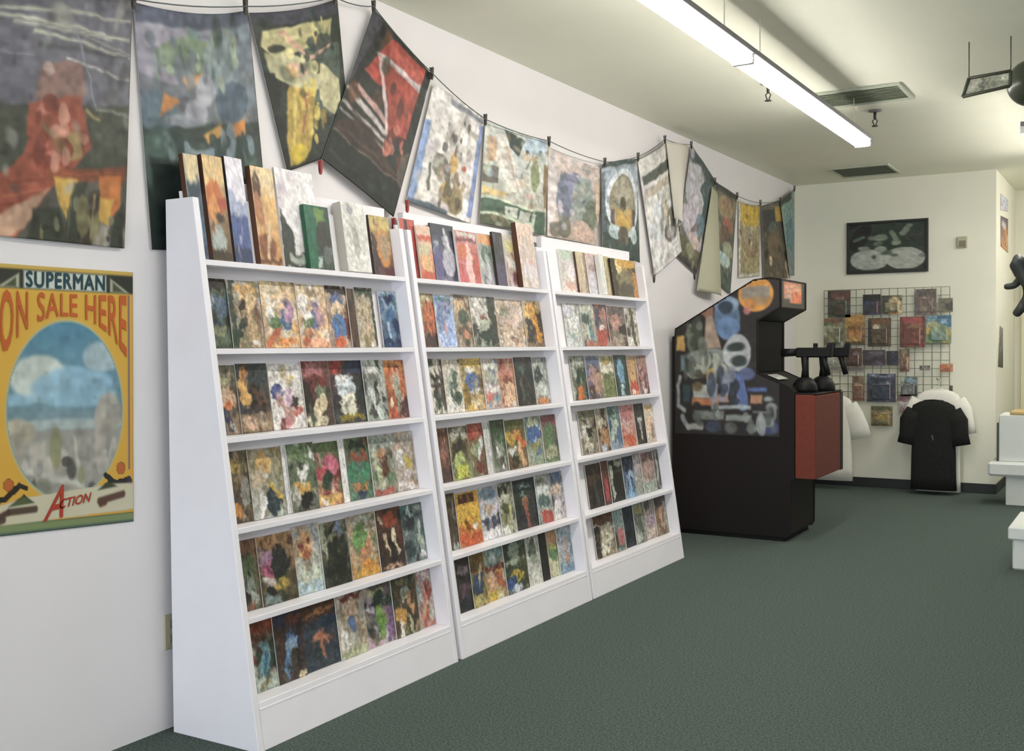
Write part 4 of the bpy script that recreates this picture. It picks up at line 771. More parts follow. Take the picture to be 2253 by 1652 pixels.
# ================================================================ SALE POSTER ON THE WALL
def text_mesh(name, body, fmap, mats, parent, weight=0.0, spacing=1.0, shear=0.0):
    """flat lettering: glyph outlines mapped from the unit box to the wall by fmap(u, v), v down"""
    cu = bpy.data.curves.new(name, 'FONT')
    cu.body = body; cu.size = 1.0; cu.space_character = spacing; cu.shear = shear; cu.resolution_u = 3
    t = bpy.data.objects.new(name + '_outline', cu); COL.objects.link(t)
    dg = bpy.context.evaluated_depsgraph_get()
    me = bpy.data.meshes.new_from_object(t.evaluated_get(dg))
    bpy.data.objects.remove(t)
    bm = bmesh.new(); bm.from_mesh(me)
    bmesh.ops.triangulate(bm, faces=bm.faces)
    bmesh.ops.subdivide_edges(bm, edges=[e for e in bm.edges if e.calc_length() > 0.15], cuts=3, use_grid_fill=False)
    bmesh.ops.triangulate(bm, faces=bm.faces)
    V = np.array([v.co[:] for v in bm.verts])
    for i, v in enumerate(bm.verts): v.index = i
    F = [[v.index for v in f.verts] for f in bm.faces]
    bm.free(); bpy.data.meshes.remove(me)
    mn, mx = V.min(0), V.max(0)
    if weight:
        n0 = len(V); V0 = V.copy(); F0 = list(F); V = [V0]; F = list(F0)
        for k, (dx, dy) in enumerate(((weight, 0), (-weight, 0), (0, weight), (0, -weight)), 1):
            V.append(V0 + np.array([dx, dy, 0.0004 * k])); F += [[a + n0 * k for a in f] for f in F0]
        V = np.vstack(V)
    U = (V[:, 0] - mn[0]) / (mx[0] - mn[0]); W2 = 1 - (V[:, 1] - mn[1]) / (mx[1] - mn[1])
    P = np.array([fmap(a, b) for a, b in zip(U, W2)]); P[:, 0] += V[:, 2]
    return mesh(name, P, F, mats, parent)
SQ = q4([(-16, 578), (292, 599), (294, 1147), (-16, 1182)], .004)
def sp(u, v, x=.0052):
    A, B, Cc, D = SQ
    p = (1 - u) * (1 - v) * A + u * (1 - v) * B + u * v * Cc + (1 - u) * v * D
    return np.array([x, p[1], p[2]])
u, v = grid_uv(130, 240)
GOLD = '#d8a83c'
img = paint(u, v, '#d9aa3e #d4a23c', '', 'R-1,-1,2,.014,#c8a850 R-1,.016,2,.088,#34362c R.2,.02,.79,.085,#c8d0c4 P.03,.085,.17,.03,.17,.085,#a8ac94 P.97,.085,.82,.03,.82,.085,#a8ac94 P.07,.082,.15,.045,.15,.082,#4a5038 P.93,.082,.84,.045,.84,.082,#4a5038 '
  'E.5,.545,.425,.35,#c0b070 E.5,.545,.412,.34,#5c93ae', seed=2, wob=0.0)
inside = (np.hypot((u - .5) / .408, (v - .545) / .336) < 1)
scen = paint(u, v, '#3f82a4 #9a968a', '', 'e.3,.42,.2,.09,#c8d0c4 e.75,.34,.14,.06,#a8bcc0 e.12,.5,.2,.02,#88b0c4 e.55,.46,.3,.08,#8cb4c8 r0,.58,1,.62,#a8b4b0 r-.1,.62,1.1,1,#98948a e.15,.62,.12,.05,#b0a890 e.8,.56,.1,.08,#a8a294 r.08,.62,.2,.8,#a29c8c r.24,.66,.34,.86,#aca698 r.7,.56,.78,.75,#b0a99b r.5,.66,.6,.9,#9c988c r.38,.72,.48,.9,#a8a498 l.2,.76,.6,.84,.012,#c4c4b8 l.55,.66,.62,.86,.01,#bcbcb0 e.3,.84,.1,.03,#7c7c6c B.1,.64,.9,.9,aLe B.1,.7,.9,.92,dag', seed=3, wob=.004, soft=.012, ktex=.45)
img[inside] = scen[inside]
def over(img, shp, seed=9):
    """draw crisp shapes on an existing picture"""
    base = paint(u, v, '#000000 #000000', '', shp, seed=seed, wob=0.0, soft=.006)
    white = paint(u, v, '#ffffff #ffffff', '', shp, seed=seed, wob=0.0, soft=.006)
    a = 1 - np.clip((white - base).mean(-1, keepdims=True) / .9, 0, 1)
    return np.where(a > .5, base / np.maximum(a, .5), img)
img = over(img, 'E.1,.815,.035,.024,#b8642c E.9,.782,.035,.026,#b8642c R.955,.095,.972,.79,#8c6c6c '
  'l-.02,.875,.08,.865,.01,#2e2c20 l.08,.865,.17,.82,.012,#2e2c20 l.17,.82,.22,.832,.008,#34322a l.78,.805,.86,.84,.011,#2e2c24 l.86,.84,.97,.83,.012,#2e2c24 l.965,.83,.985,.87,.016,#3c3448 '
  'P-.05,.9,.2,.865,.82,.84,1.05,.845,1.05,.95,-.05,.965,#c9c2a4 P.1,.895,.2,.855,.27,.888,#3c4630 P.72,.862,.8,.828,.87,.853,#3c4630 P.12,.89,.2,.863,.25,.886,#54603c '
  'l.04,.93,.1,.915,.012,#4c342c l.1,.915,.28,.912,.013,#4a3a2c l.04,.945,.07,.94,.014,#4c3c30 l.73,.905,.92,.885,.014,#54382c l.74,.918,.78,.912,.012,#5c3c2c R-1,.962,2,1.1,#7c8c5c R-1,.99,2,1.1,#4c6054')
sale = patch('sale_poster', SQ, 130, 240, img, None, None, 0.0)
tag(sale, 'yellow printed sale poster with oval sky picture and arched rust lettering on the wall', 'poster')
M_TXT1 = mat('ink_teal', (34, 66, 72), 0.5)
M_TXT2 = mat('ink_rust', (186, 92, 40), 0.5)
M_TXT3 = mat('ink_red', (166, 62, 40), 0.5)
text_mesh('heading_lettering', 'SUPERMAN', lambda a, b: sp(.215 + .56 * a, .022 + .058 * b), M_TXT1, sale, 0.035, 1.12)
def arch(u0, u1, b0, b1):
    def f(a, b):
        uu = u0 + (u1 - u0) * a
        s = abs((uu - .5) / .5)
        bot = .185 + .20 * s ** 2.3
        return sp(uu, .1 + (bot - .1) * b)
    return f
text_mesh('sale_lettering', 'ON', arch(.045, .225, 0, 0), M_TXT2, sale, 0.02, 1.15)
text_mesh('sale_lettering', 'SALE', arch(.29, .57, 0, 0), M_TXT2, sale, 0.015, 1.05)
text_mesh('sale_lettering', 'HERE', arch(.63, .945, 0, 0), M_TXT2, sale, 0.015, 1.05)
text_mesh('title_lettering', 'A', lambda a, b: sp(.33 + .14 * a, .84 + .12 * b - .01 * a), M_TXT3, sale, 0.015, 1, 0.5)
text_mesh('title_lettering', 'CTION', lambda a, b: sp(.44 + .23 * a, .885 + .035 * b - .018 * a), M_TXT3, sale, 0.02, 1, 0.3)
# wall socket half hidden by the rack
so = thing('wall_socket', (.004, 2.635, .285), 'beige wall socket plate half hidden beside the rack', 'socket')
box('cover_plate', (0.0005, 2.637, .288), (.008, 2.707, .415), M_BEIGE, so, .002)
for z in (.325, .378): box('outlet', (.008, 2.656, z - .016), (.0105, 2.688, z + .016), mat('outlet_face', (150, 146, 122), .5), so, .001)

# ================================================================ ARCADE CABINET
YA, YZ = 7.35, 7.985
arc = thing('arcade_cabinet', (.5, (YA + YZ) / 2, 0), 'black arcade shooting game cabinet with colourful side art and red pod', 'arcade cabinet')
PROF = [(.03, 0.03), (.03, 1.44), (.05, 1.445), (.05, 1.5), (.641, 1.838), (.755, 1.85), (.842, 1.834), (.842, 1.633), (.673, 1.545), (.673, 1.18), (.90, 1.085), (.935, 1.05), (.935, .45), (.905, .43), (.905, .06), (.885, .03)]
for y0 in (YA, YZ - .02):
    prism('side_panel', PROF, 1, y0, y0 + .02, M_BLACK, arc, .002)
def core(name, poly, mt, bev=0.0): return prism(name, poly, 1, YA + .02, YZ - .02, mt, arc, bev)
core('back_shell', [(.04, .03), (.04, 1.43), (.06, 1.49), (.641, 1.82), (.75, 1.832), (.75, 1.81), (.65, 1.80), (.10, 1.46), (.10, .03)], M_BLACK)
core('marquee_box', [(.655, 1.80), (.80, 1.80), (.80, 1.645), (.675, 1.56), (.655, 1.56)], M_BLACK)
u, v = grid_uv(30, 14)
mc = paint(u, v, '#d88a5c #d07c50', 'oRps', 'e.5,.3,.3,.2,#e0a080 e.6,.6,.25,.24,#d86c44 e.3,.6,.14,.2,#c8a090 r.0,.66,.35,1,#34302a R-1,-1,.1,2,#2a2622 R.86,-1,2,2,#2a2622 R-1,-1,2,.06,#2a2622 R-1,.82,2,2,#2a2622', seed=81, soft=.03, wob=.01)
mq = printed_box('marquee', YZ - YA - .044, .185, .006, mc, 30, 14, arc, M_BLACKP, M_DECAL)
mq.location = Vector((.800 + .03, (YA + YZ) / 2, 1.642)) - arc.location
core('marquee_trim', [(.80, 1.827), (.841, 1.827), (.841, 1.836), (.755, 1.848), (.75, 1.835), (.80, 1.83)], M_BLACKP)
core('screen_hood', [(.675, 1.556), (.80, 1.640), (.838, 1.640), (.838, 1.634), (.675, 1.548)], M_BLACKP)
core('screen', [(.645, 1.19), (.668, 1.184), (.670, 1.545), (.645, 1.55)], M_SCREEN)
core('control_panel', [(.62, 1.199), (.675, 1.175), (.898, 1.081), (.93, 1.046), (.93, 1.02), (.62, 1.02)], M_BLACK)

# pale glossy card standing in for the highlight on the sloping control panel
ang = math.atan2(1.085 - 1.18, .90 - .673)
for y0, y1 in ((YA + .08, YA + .30),):
    a = np.array([.72, 0, 1.1632]); b = np.array([.80, 0, 1.1297])
    n = np.array([-(b[2] - a[2]), 0, b[0] - a[0]]); n = n / np.linalg.norm(n) * .003
    V = []
    for p in (a, b):
        for yy in (y0, y1):
            for k in (0, 1): V.append(p + n * k + np.array([0, yy, 0]))
    mesh('instruction_card', V, [(0, 1, 3, 2), (4, 6, 7, 5), (1, 5, 7, 3), (0, 2, 6, 4), (0, 4, 5, 1), (2, 3, 7, 6)], mat('card_gloss', (205, 205, 200), .15), arc)
core('front_panel', [(.86, .05), (.90, .05), (.90, .43), (.93, .45), (.93, 1.03), (.86, 1.03)], M_BLACK)
core('kick_base', [(.08, 0), (.86, 0), (.86, .06), (.08, .06)], M_BLACKP)
# red pod that carries the guns
pod = prism('pod', [(.938, .449), (1.078, .449), (1.078, 1.02), (1.06, 1.03), (.938, 1.03)], 1, YA + .002, YZ + .10, M_RED, arc, .003)
box('pod_front', (1.078, YA + .004, .455), (1.083, YZ + .03, 1.018), M_RED_SHADE, pod, .001)
box('pod_edge', (1.077, YZ + .03, .449), (1.086, YZ + .10, 1.026), M_BLACKP, pod, .001)
box('pod_top', (.90, YA + .004, 1.03), (1.08, YZ + .098, 1.04), M_BLACKP, pod, .003)
# side art
ax0, az1 = onY(1484.6, 609, YA)[0], onY(1484.6, 609, YA)[2]
ax1, az0 = onY(1714.6, 961, YA)[0], onY(1714.6, 961, YA)[2]
NXA, NYA = 100, 150
u, v = grid_uv(NXA, NYA)
sa = paint(u, v, '#26221f #26221f', '', 'e.51,.27,.125,.135,#5a7290 e.51,.185,.12,.055,#8094ac e.5,.205,.075,.04,#243440 e.52,.33,.11,.07,#6684ac '
  'p.31,.25,.37,.25,.46,.46,.3,.46,#ad9580 p.25,.23,.38,.18,.38,.25,.3,.26,#9c6c58 p.18,.29,.25,.29,.265,.335,.2,.34,#c04a4c r.12,.3,.17,.36,#7c7c78 e.18,.41,.05,.05,#7c8c70 r.02,.38,.1,.47,#d0a858 r.07,.38,.1,.47,#d09860 '
  'e.34,.51,.23,.05,#8a9088 e.34,.505,.12,.03,#7c8078 e.61,.49,.13,.115,#b4b8b8 e.6,.455,.085,.03,#28322e e.63,.54,.075,.035,#28322e r.5,.49,.73,.505,#a8acac '
  'e.2,.6,.1,.05,#a0a490 e.13,.57,.04,.04,#3c4434 e.25,.62,.06,.03,#4a4438 r.31,.58,.42,.685,#d2a84e e.365,.63,.04,.025,#6a4a2c e.47,.6,.05,.05,#a8a898 '
  'l.62,.66,.66,.8,.05,#6880bc e.55,.7,.08,.06,#2e3238 e.7,.62,.08,.04,#5c6890 r.18,.69,.42,.77,#b4b6ac e.22,.7,.05,.03,#6c5c3c r.17,.77,.43,.815,#c47c50 e.5,.77,.1,.03,#b09084 e.56,.76,.04,.04,#2c2420 '
  'l.05,.64,.025,.7,.014,#a0a6a6 l.025,.7,.03,.82,.014,#a0a6a6 l.03,.82,.1,.85,.014,#a0a6a6 l.08,.89,.14,.955,.02,#9ca2a2 l.14,.955,.26,.955,.02,#a8a8a0 r.07,.69,.15,.8,#344a50 '
  'r.36,.815,.74,.84,#aab2b2 e.22,.82,.04,.03,#2a2a24 r.2,.85,.48,.905,#7e827a r.5,.875,.75,.915,#969e98 r.76,.85,.97,.86,#8c9494 e.93,.82,.05,.03,#9aa0a0 e.94,.86,.04,.05,#7c8484 e.93,.86,.025,.035,#2a2c2e '
  'r.7,.705,.88,.725,#5870b0 r.73,.745,.84,.8,#b48462 e.9,.77,.04,.015,#a0a8ac e.9,.94,.1,.05,#46547c e.38,.95,.08,.04,#3c4458 e.55,.96,.06,.035,#6a6c68 e.68,.955,.03,.03,#20242a e.75,.96,.05,.03,#7c8484 r.06,.5,.1,.6,#6c8890 '
  'E.785,.127,.165,.108,#cc8c3e R.655,.078,.915,.155,#8c8274 e.785,.17,.1,.03,#9a8060 e.73,.19,.06,.03,#c88444 e.68,.07,.05,.02,#c88c4c e.7,.23,.03,.02,#b06c6c B.12,.28,.3,.45,#6c7464#3c4434 B.1,.5,.45,.62,#5c6058#a8ac9c B.35,.62,.6,.8,#3c4454#8c94a4 B.2,.84,.95,.95,#5c625c#a4aaa4', seed=90, wob=.003, soft=.010, ktex=.6)
P = np.stack([ax0 + (ax1 - ax0) * u, np.full(u.shape, YA - .0015), az1 + (az0 - az1) * v], -1)
ctr = (P[:-1, :-1] + P[1:, 1:]) / 2
keep = poly_sd(ctr[..., 0], ctr[..., 2], PROF) < -.012
FF = [(j * (NXA + 1) + i, (j + 1) * (NXA + 1) + i, (j + 1) * (NXA + 1) + i + 1, j * (NXA + 1) + i + 1) for j in range(NYA) for i in range(NXA) if keep[j, i]]
used = sorted({k for f in FF for k in f}); mp = {k: i for i, k in enumerate(used)}
Vf = P.reshape(-1, 3)[used]; Cf = sa.reshape(-1, 3)[used]; nU = len(used)
FF = [tuple(mp[k] for k in f) for f in FF]
FB = [tuple(k + nU for k in f[::-1]) for f in FF]
Vb = Vf.copy(); Vb[:, 1] += .001
mesh('side_art', np.vstack([Vf, Vb]), FF + FB, [M_DECAL], arc, None, False, np.vstack([Cf, Cf]))
# the two mounted guns
for k, (gx, gy) in enumerate(((.95, 7.55), (1.0, 7.84))):
    bm = bmesh.new()
    bm_lathe(bm, (gx, gy, 1.04), [(.088, 0), (.088, .03), (.08, .06), (.06, .09), (.035, .105)], 20)
    gn = bm_obj('gun_mount', bm, M_BLACKP, arc, True)
    tube('post', [(gx, gy, 1.13), (gx + .004, gy, 1.2), (gx, gy, 1.29)], [.03, .024, .028], M_BLACKP, gn, 12)
    bm = bmesh.new()
    bm_box(bm, (gx - .06, gy - .025, 1.285), (gx + .19, gy + .025, 1.355), .008)
    bm_prism(bm, [(gx + .13, 1.30), (gx + .19, 1.30), (gx + .2, 1.385), (gx + .165, 1.385)], 1, gy - .018, gy + .018)
    bm_obj('gun_body', bm, M_BLACKP, gn)
    tube('barrel', [(gx - .06, gy, 1.322), (gx - .165, gy, 1.318)], [.026, .03], M_BLACKP, gn, 12)
    tube('handle', [(gx + .13, gy, 1.29), (gx + .165, gy, 1.16)], [.022, .018], M_BLACKP, gn, 10)
    box('sight', (gx + .06, gy - .01, 1.352), (gx + .09, gy + .01, 1.385), M_BLACKP, gn, .003)

# ================================================================ BACK WALL
yw = YB
# framed picture
fa = onY(1864, 489, yw); fb = onY(2043, 597, yw)
fr = thing('framed_picture', ((fa[0] + fb[0]) / 2, yw - .012, fb[2]), 'dark framed black and pale green picture high on the back wall', 'picture')
X0, X1, Z0, Z1 = fa[0], fb[0], fb[2], fa[2] - .01
for a, b in (((X0, Z0), (X1, Z0 + .022)), ((X0, Z1 - .022), (X1, Z1)), ((X0, Z0 + .022), (X0 + .022, Z1 - .022)), ((X1 - .022, Z0 + .022), (X1, Z1 - .022))):
    box('frame_side', (a[0], yw - .03, a[1]), (b[0], yw - .001, b[1]), M_PAINTK, fr, .002)
u, v = grid_uv(90, 56)
fc = paint(u, v, '#3e443c #383c32', 'DkD', 'e.27,.76,.25,.22,#b0b6aa e.73,.75,.26,.23,#b4b8ac r.4,.66,.6,.84,#b0b4a8 R-1,.965,2,2,#383a30 p.4,1,.5,.86,.6,1,#3a3c30 e.5,.62,.08,.05,#5c6458 e.36,.3,.12,.05,#747c6c e.42,.3,.08,.07,#7c8474 e.38,.42,.06,.05,#646c5c e.2,.52,.08,.05,#8c9484 e.42,.54,.08,.06,#949c8c l.7,.24,.78,.08,.045,#7c8878 l.56,.2,.62,.36,.035,#78846f e.62,.42,.06,.06,#88907e l.08,.34,.18,.28,.03,#5c6c5c e.34,.7,.03,.04,#4c5446 e.6,.68,.05,.03,#5a6254 e.95,.7,.05,.04,#7c7c74', seed=120, wob=.004, soft=.012, ktex=.5)
pc = printed_box('picture_sheet', X1 - X0 - .04, Z1 - Z0 - .04, .006, fc, 90, 56, fr, None, M_POSTER)
pc.rotation_euler = (0, 0, -math.pi / 2)
pc.location = Vector(((X0 + X1) / 2, yw - .004, Z0 + .02)) - fr.location
# thermostat
th_ = thing('thermostat', (1.553, yw - .015, 2.26), 'small beige thermostat box on the back wall beside the framed picture', 'thermostat')
box('housing', (1.508, yw - .03, 2.262), (1.598, yw - .001, 2.365), M_BEIGE, th_, .006)
box('cover', (1.530, yw - .042, 2.272), (1.590, yw - .03, 2.325), mat('thermo_dark', (128, 124, 98), .5), th_, .004)
# wire grid
GX0, GX1, GZ0, GZ1, GY = .30, 1.452, .845, 1.906, yw - .045
gr = thing('wire_grid', ((GX0 + GX1) / 2, GY, GZ0), 'dark wire grid display panel on the back wall', 'wire grid')
nv = 16; nh = 15
wv = None; wh = None
for i in range(nv):
    x = GX0 + (GX1 - GX0) * i / (nv - 1)
    if wv is None:
        wv = tube('wire', [(x, GY, GZ0), (x, GY, GZ1)], .0034, M_WIRE, gr, 6)
    else:
        c = wv.copy(); COL.objects.link(c); c.parent = gr; c.location = wv.location + Vector((x - GX0, 0, 0))
for j in range(nh):
    z = GZ0 + (GZ1 - GZ0) * j / (nh - 1)
    if wh is None:
        wh = tube('wire', [(GX0, GY - .007, z), (GX1, GY - .007, z)], .0034, M_WIRE, gr, 6)
    else:
        c = wh.copy(); COL.objects.link(c); c.parent = gr; c.location = wh.location + Vector((0, 0, z - GZ0))
for x in (GX0 + .08, GX1 - .08):
    for z in (GZ0 + .075, GZ1 - .075):
        tube('wall_bracket', [(x, GY, z), (x, yw - .001, z)], .006, M_WIRE, gr, 6)
# packages hanging on the grid (photo rectangles)
PK = [
 (1820, 640, 1871, 698, '#5c4c40 #4c5444', 'BDKO', 'r.1,.02,.95,.3,#6c4c42 r.3,.22,.7,.32,#8c6c60 e.5,.7,.4,.2,#4c5c50', 'brown and moss carded toy', 'carded_toy'),
 (1897, 648, 1937, 692, '#34342e #4c4c60', 'nKk', 'r0,0,1,.3,#2c2c22 e.3,.6,.3,.25,#4a4c64 r.78,.3,.92,.9,#7c4c58', 'black and indigo carded toy', 'carded_toy'),
 (1938, 650, 1984, 691, '#4c4c38 #a09468', 'cOT', 'r0,0,.35,1,#45483a e.65,.5,.3,.4,#d8c490 e.6,.9,.2,.12,#b87838', 'cream-centred carded toy', 'carded_toy'),
 (2013, 636, 2060, 692, '#7c6c60 #6c5c54', 'vBgT', 'r.05,.02,.95,.25,#5c5850 e.5,.45,.4,.2,#84746c e.5,.75,.4,.14,#8c7c78', 'dusty mauve carded toy', 'carded_toy'),
 (2063, 656, 2096, 686, '#7c7c68 #6c6a58', 'OdT', 'e.7,.6,.3,.3,#4c4a40', 'small olive packet', 'packet'),
 (1811, 700, 1855, 760, '#7c7458 #6c6c54', 'OGaL', 'r.1,.02,.9,.2,#7c5c48 e.4,.4,.4,.12,#a8ac88 e.5,.7,.3,.15,#5c644c', 'mossy green carded toy', 'carded_toy'),
 (1858, 692, 1903, 758, '#b08850 #84602f', 'oTBy', 'r.05,.02,.95,.25,#b88c50 e.5,.5,.35,.2,#9c6c34 e.2,.85,.14,.08,#d8c474 r0,.9,1,1,#4c4428', 'burnt orange carded toy', 'carded_toy'),
 (1908, 700, 1960, 762, '#5c4c34 #4c4434', 'KBO', 'r.1,.02,.9,.2,#7c5434 r.22,.25,.5,.85,#c8c0a4 r.6,.3,.8,.75,#6c705c r0,0,.1,1,#3c3426', 'dark carded toy with pale figure shape', 'carded_toy'),
 (1978, 697, 2034, 764, '#8c4c44 #6c4434', 'mBRT', 'r.15,.04,.85,.22,#a8504c e.55,.45,.35,.2,#8c6848 r.9,0,1,1,#5c3024 e.5,.8,.3,.14,#74543c', 'brick red carded toy', 'carded_toy'),
 (2037, 694, 2093, 755, '#6c8c98 #8c9c68', 'GLty', 'p.4,0,1,0,1,.4,.5,.6,#446c88 e.3,.35,.25,.14,#b0b084 e.3,.75,.25,.2,#507848 e.75,.65,.2,.24,#b8ac60 r.6,.15,.85,.3,#a0c0d0 R.0,.96,1,1,k', 'bright blue and green carded toy', 'carded_toy'),
 (1815, 763, 1853, 806, '#a8ac9c #9ca090', 'Lag', 'e.5,.7,.4,.2,#b8bcb0', 'whitish blister packet', 'packet'),
 (1857, 766, 1895, 806, '#4c3c36 #5c443c', 'BKm', 'e.7,.4,.25,.2,#7c746c', 'dark cocoa packet', 'packet'),
 (1897, 770, 1948, 804, '#4a4246 #443c42', 'vKd', 'e.6,.2,.3,.14,#6c6468', 'dark plum packet', 'packet'),
 (1949, 772, 1976, 804, '#44444a #4c4a50', 'dnK', '', 'charcoal packet', 'packet'),
 (1977, 768, 2000, 818, '#5c4838 #8c6a58', 'BTs', 'r.1,.6,.9,.95,#a07c68 r.3,0,.8,.2,#8c8470', 'brown and pink packet', 'packet'),
 (2022, 804, 2046, 815, '#8c8c80 #84847a', 'gd', '', 'slim grey packet', 'packet'),
 (2066, 800, 2096, 818, '#c49468 #a8603c', 'oRs', 'r.2,.5,.8,1,#a8603f', 'small orange packet', 'packet'),
 (1818, 808, 1900, 816, '#7c786c #84807a', 'gTd', '', 'long flat grey packet', 'packet'),
 (1874, 828, 1902, 882, '#7c705c #84584c', 'TBRO', 'r.2,.3,.9,.5,#a89c74 r.1,.6,.9,.95,#8c5c50', 'tan and brick packet', 'packet'),
 (1906, 822, 1970, 885, '#4c5464 #40444c', 'nvdKt', 'l.15,.06,.65,.1,.025,#a4b0bc l.7,.1,.85,.04,.025,#a4aab0 e.7,.35,.1,.06,#a8a4b0 e.4,.5,.3,.14,#5c6474 e.75,.6,.2,.2,#4c3c44', 'large steel blue carded toy', 'carded_toy'),
 (1980, 828, 2018, 872, '#8c948c #5c5c58', 'Lgdk', 'e.6,.2,.3,.16,#8cacb8 r.1,.4,.4,.95,#a4aca4 r.65,.45,.95,1,#34342e', 'grey packet with light blue top', 'packet'),
 (2087, 848, 2096, 862, '#4c4c44 #44443c', 'dk', '', 'tiny dark packet', 'packet'),
 (1915, 893, 1963, 938, '#6c6c50 #84704c', 'OTyB', 'r0,0,1,.25,#5c6044 r.1,.3,.9,.85,#a88c5c e.7,.45,.2,.2,#b09c78 e.35,.45,.14,.12,#6c5430 r0,.92,1,1,#4c4a38', 'khaki carded toy hanging below the grid', 'carded_toy'),
 (1974, 868, 2002, 912, '#7c645c #b8b4a8', 'pwa', 'r0,0,1,.35,#7c5c60 e.3,.6,.3,.25,#d8d8d0 e.7,.8,.3,.2,#c8c8bc', 'white and mauve packet beside the black shirt', 'packet'),
]
for i, (x0, y0, x1, y1, bg, mo, shp, wd, nm) in enumerate(PK):
    th2 = .02 + .006 * (i % 3)
    yy = GY - .013 - th2
    a = onY(x0, y0, yy); b = onY(x1, y1, yy)
    w = b[0] - a[0]; h = a[2] - b[2]
    nx, ny = max(6, int(w / .013)), max(4, int(h / .013))
    u, v = grid_uv(nx, ny)
    cols = paint(u, v, bg, mo, shp, seed=300 + i, nblob=14, soft=.04, wob=.02, size=(.06, .2), after=4)
    root = thing(nm, (a[0] + w / 2, GY - .012, b[2]), '%s, pegged on the wire grid' % wd if 'grid' not in wd and 'shirt' not in wd else wd, 'toy' if nm == 'carded_toy' else 'packet', 'packages on the wire grid')
    o = printed_box('card', w - .004, h, .006, cols, nx, ny, root, None, M_DECAL)
    o.rotation_euler = (0, 0, -math.pi / 2)
    o.location = (0, 0, 0)
    if h > .15:
        u, v = grid_uv(6, 6)
        bc = paint(u, v, bg.split()[1] + ' ' + bg.split()[0], mo, '', seed=330 + i, nblob=8, soft=.06)
        bl = printed_box('blister', (w - .004) * .62, h * .5, th2 - .006, bc, 6, 6, root, mat('clear_blister_side', (140, 140, 126), .2), M_DECAL)
        bl.rotation_euler = (0, 0, -math.pi / 2); bl.location = (0, -.0062, h * .12)
    tube('hook', [(a[0] + w / 2, GY - .0125, a[2] + .004 - .02), (a[0] + w / 2, GY - .010 - th2 - .02, a[2] - .012)], .003, M_WIRE, root, 6)

# shirts
def shirt(cx, cy, zt, zb, hw, slv, mt, label, ptag=None):
    bm = bmesh.new()
    N = 20
    rows = [(zt, .34 * hw, .018), (zt - .012, .62 * hw, .03), (zt - .045, .93 * hw, .042), (zt - .10, 1.02 * hw, .05), (zt - .22, 1.0 * hw, .055), (zt - .36, .97 * hw, .055), (zt - .5, 1.0 * hw, .05), (zb + .12, 1.02 * hw, .05), (zb, 1.04 * hw, .046)]
    prev = None
    for z, a, d in rows:
        ring = []
        for k in range(N):
            t = 2 * math.pi * k / N
            cxx = abs(math.cos(t)) ** .75 * math.copysign(1, math.cos(t)); cyy = abs(math.sin(t)) ** .75 * math.copysign(1, math.sin(t))
            fold = 1 + (.16 * math.sin(5 * cxx * 3 + z * 4) if z < zt - .2 else 0)
            ring.append(bm.verts.new((cx + a * cxx, cy + d * cyy * fold, z)))
        if prev:
            for k in range(N): bm.faces.new((prev[k], prev[(k + 1) % N], ring[(k + 1) % N], ring[k]))
        else: bm.faces.new(ring)
        prev = ring
    bm.faces.new(prev[::-1])
    body = None
    root = thing('t_shirt', (cx, cy, zb), label, 't-shirt', 't-shirts hanging on the back wall')
    bm_obj('shirt_body', bm, mt, root, True)
    for s in (-1, 1):
        bm = bmesh.new(); prev = None
        path = [(s * hw * .78, zt - .10, .09, .045), (s * hw * 1.02, zt - .19, .10, .05), (s * (hw + slv) * .93, zt - .32, .092, .046), (s * (hw + slv), zt - .405, .095, .044)]
        for i, (dx, z, a, d) in enumerate(path):
            j0, j1 = path[max(i - 1, 0)], path[min(i + 1, len(path) - 1)]
            tx, tz = j1[0] - j0[0], j1[1] - j0[1]; L = math.hypot(tx, tz)
            px_, pz_ = -tz / L, tx / L
            ring = [bm.verts.new((cx + dx + px_ * a * math.cos(2 * math.pi * k / 14), cy + d * math.sin(2 * math.pi * k / 14), z + pz_ * a * math.cos(2 * math.pi * k / 14))) for k in range(14)]
            if prev:
                for k in range(14): bm.faces.new((prev[k], prev[(k + 1) % 14], ring[(k + 1) % 14], ring[k]))
            else: bm.faces.new(ring)
            prev = ring
        bm.faces.new(prev[::-1])
        bm_obj('sleeve', bm, mt, root, True)
    bm = bmesh.new()
    bm_tube(bm, [(cx + .085 * math.cos(t), cy + .016 * math.sin(t), zt + .004 - .014 * abs(math.sin(t / 2 + .8))) for t in np.linspace(0, 2 * math.pi, 17)], .007, 6)
    bm_obj('collar', bm, mt, root, True)
    return root
def hanger(cx, cy, z, w, label):
    root = thing('clothes_hanger', (cx, cy, z - .1), label, 'hanger', 'white hangers on the back wall')
    tube('hanger_bar', [(cx - w, cy, z - .1), (cx - w * .5, cy, z - .045), (cx, cy, z), (cx + w * .5, cy, z - .045), (cx + w, cy, z - .1)], .006, M_HANGER, root, 8)
    tube('hook', [(cx, cy, z)] + [(cx + .02 * math.sin(t), cy, z + .06 - .02 * math.cos(t)) for t in np.linspace(0, 4.2, 8)], .004, M_HANGER, root, 6)
sb = shirt(1.355, 10.33, .862, .045, .192, .03, M_SHIRTK, 'black t-shirt hanging low in front of the wire grid')
tube('chest_print', [(1.352, 10.272, .55), (1.362, 10.270, .50)], .006, mat('print_grey', (110, 112, 104), .7), sb, 6)
shirt(1.375, 10.455, .955, .02, .19, .045, M_SHIRTW, 'white t-shirt hanging behind the black one')
shirt(.44, 10.33, .90, .085, .19, .085, M_SHIRTW, 'white t-shirt hanging half hidden behind the red arcade pod')
for ax_, ay_, az_ in ((1.375, 10.41, 1.025), (.44, 10.29, .97)):
    tube('hook_arm', [(ax_, GY, az_ + .022), (ax_, ay_, az_ + .022), (ax_, ay_ - .012, az_ + .04)], .005, M_WIRE, gr, 6)
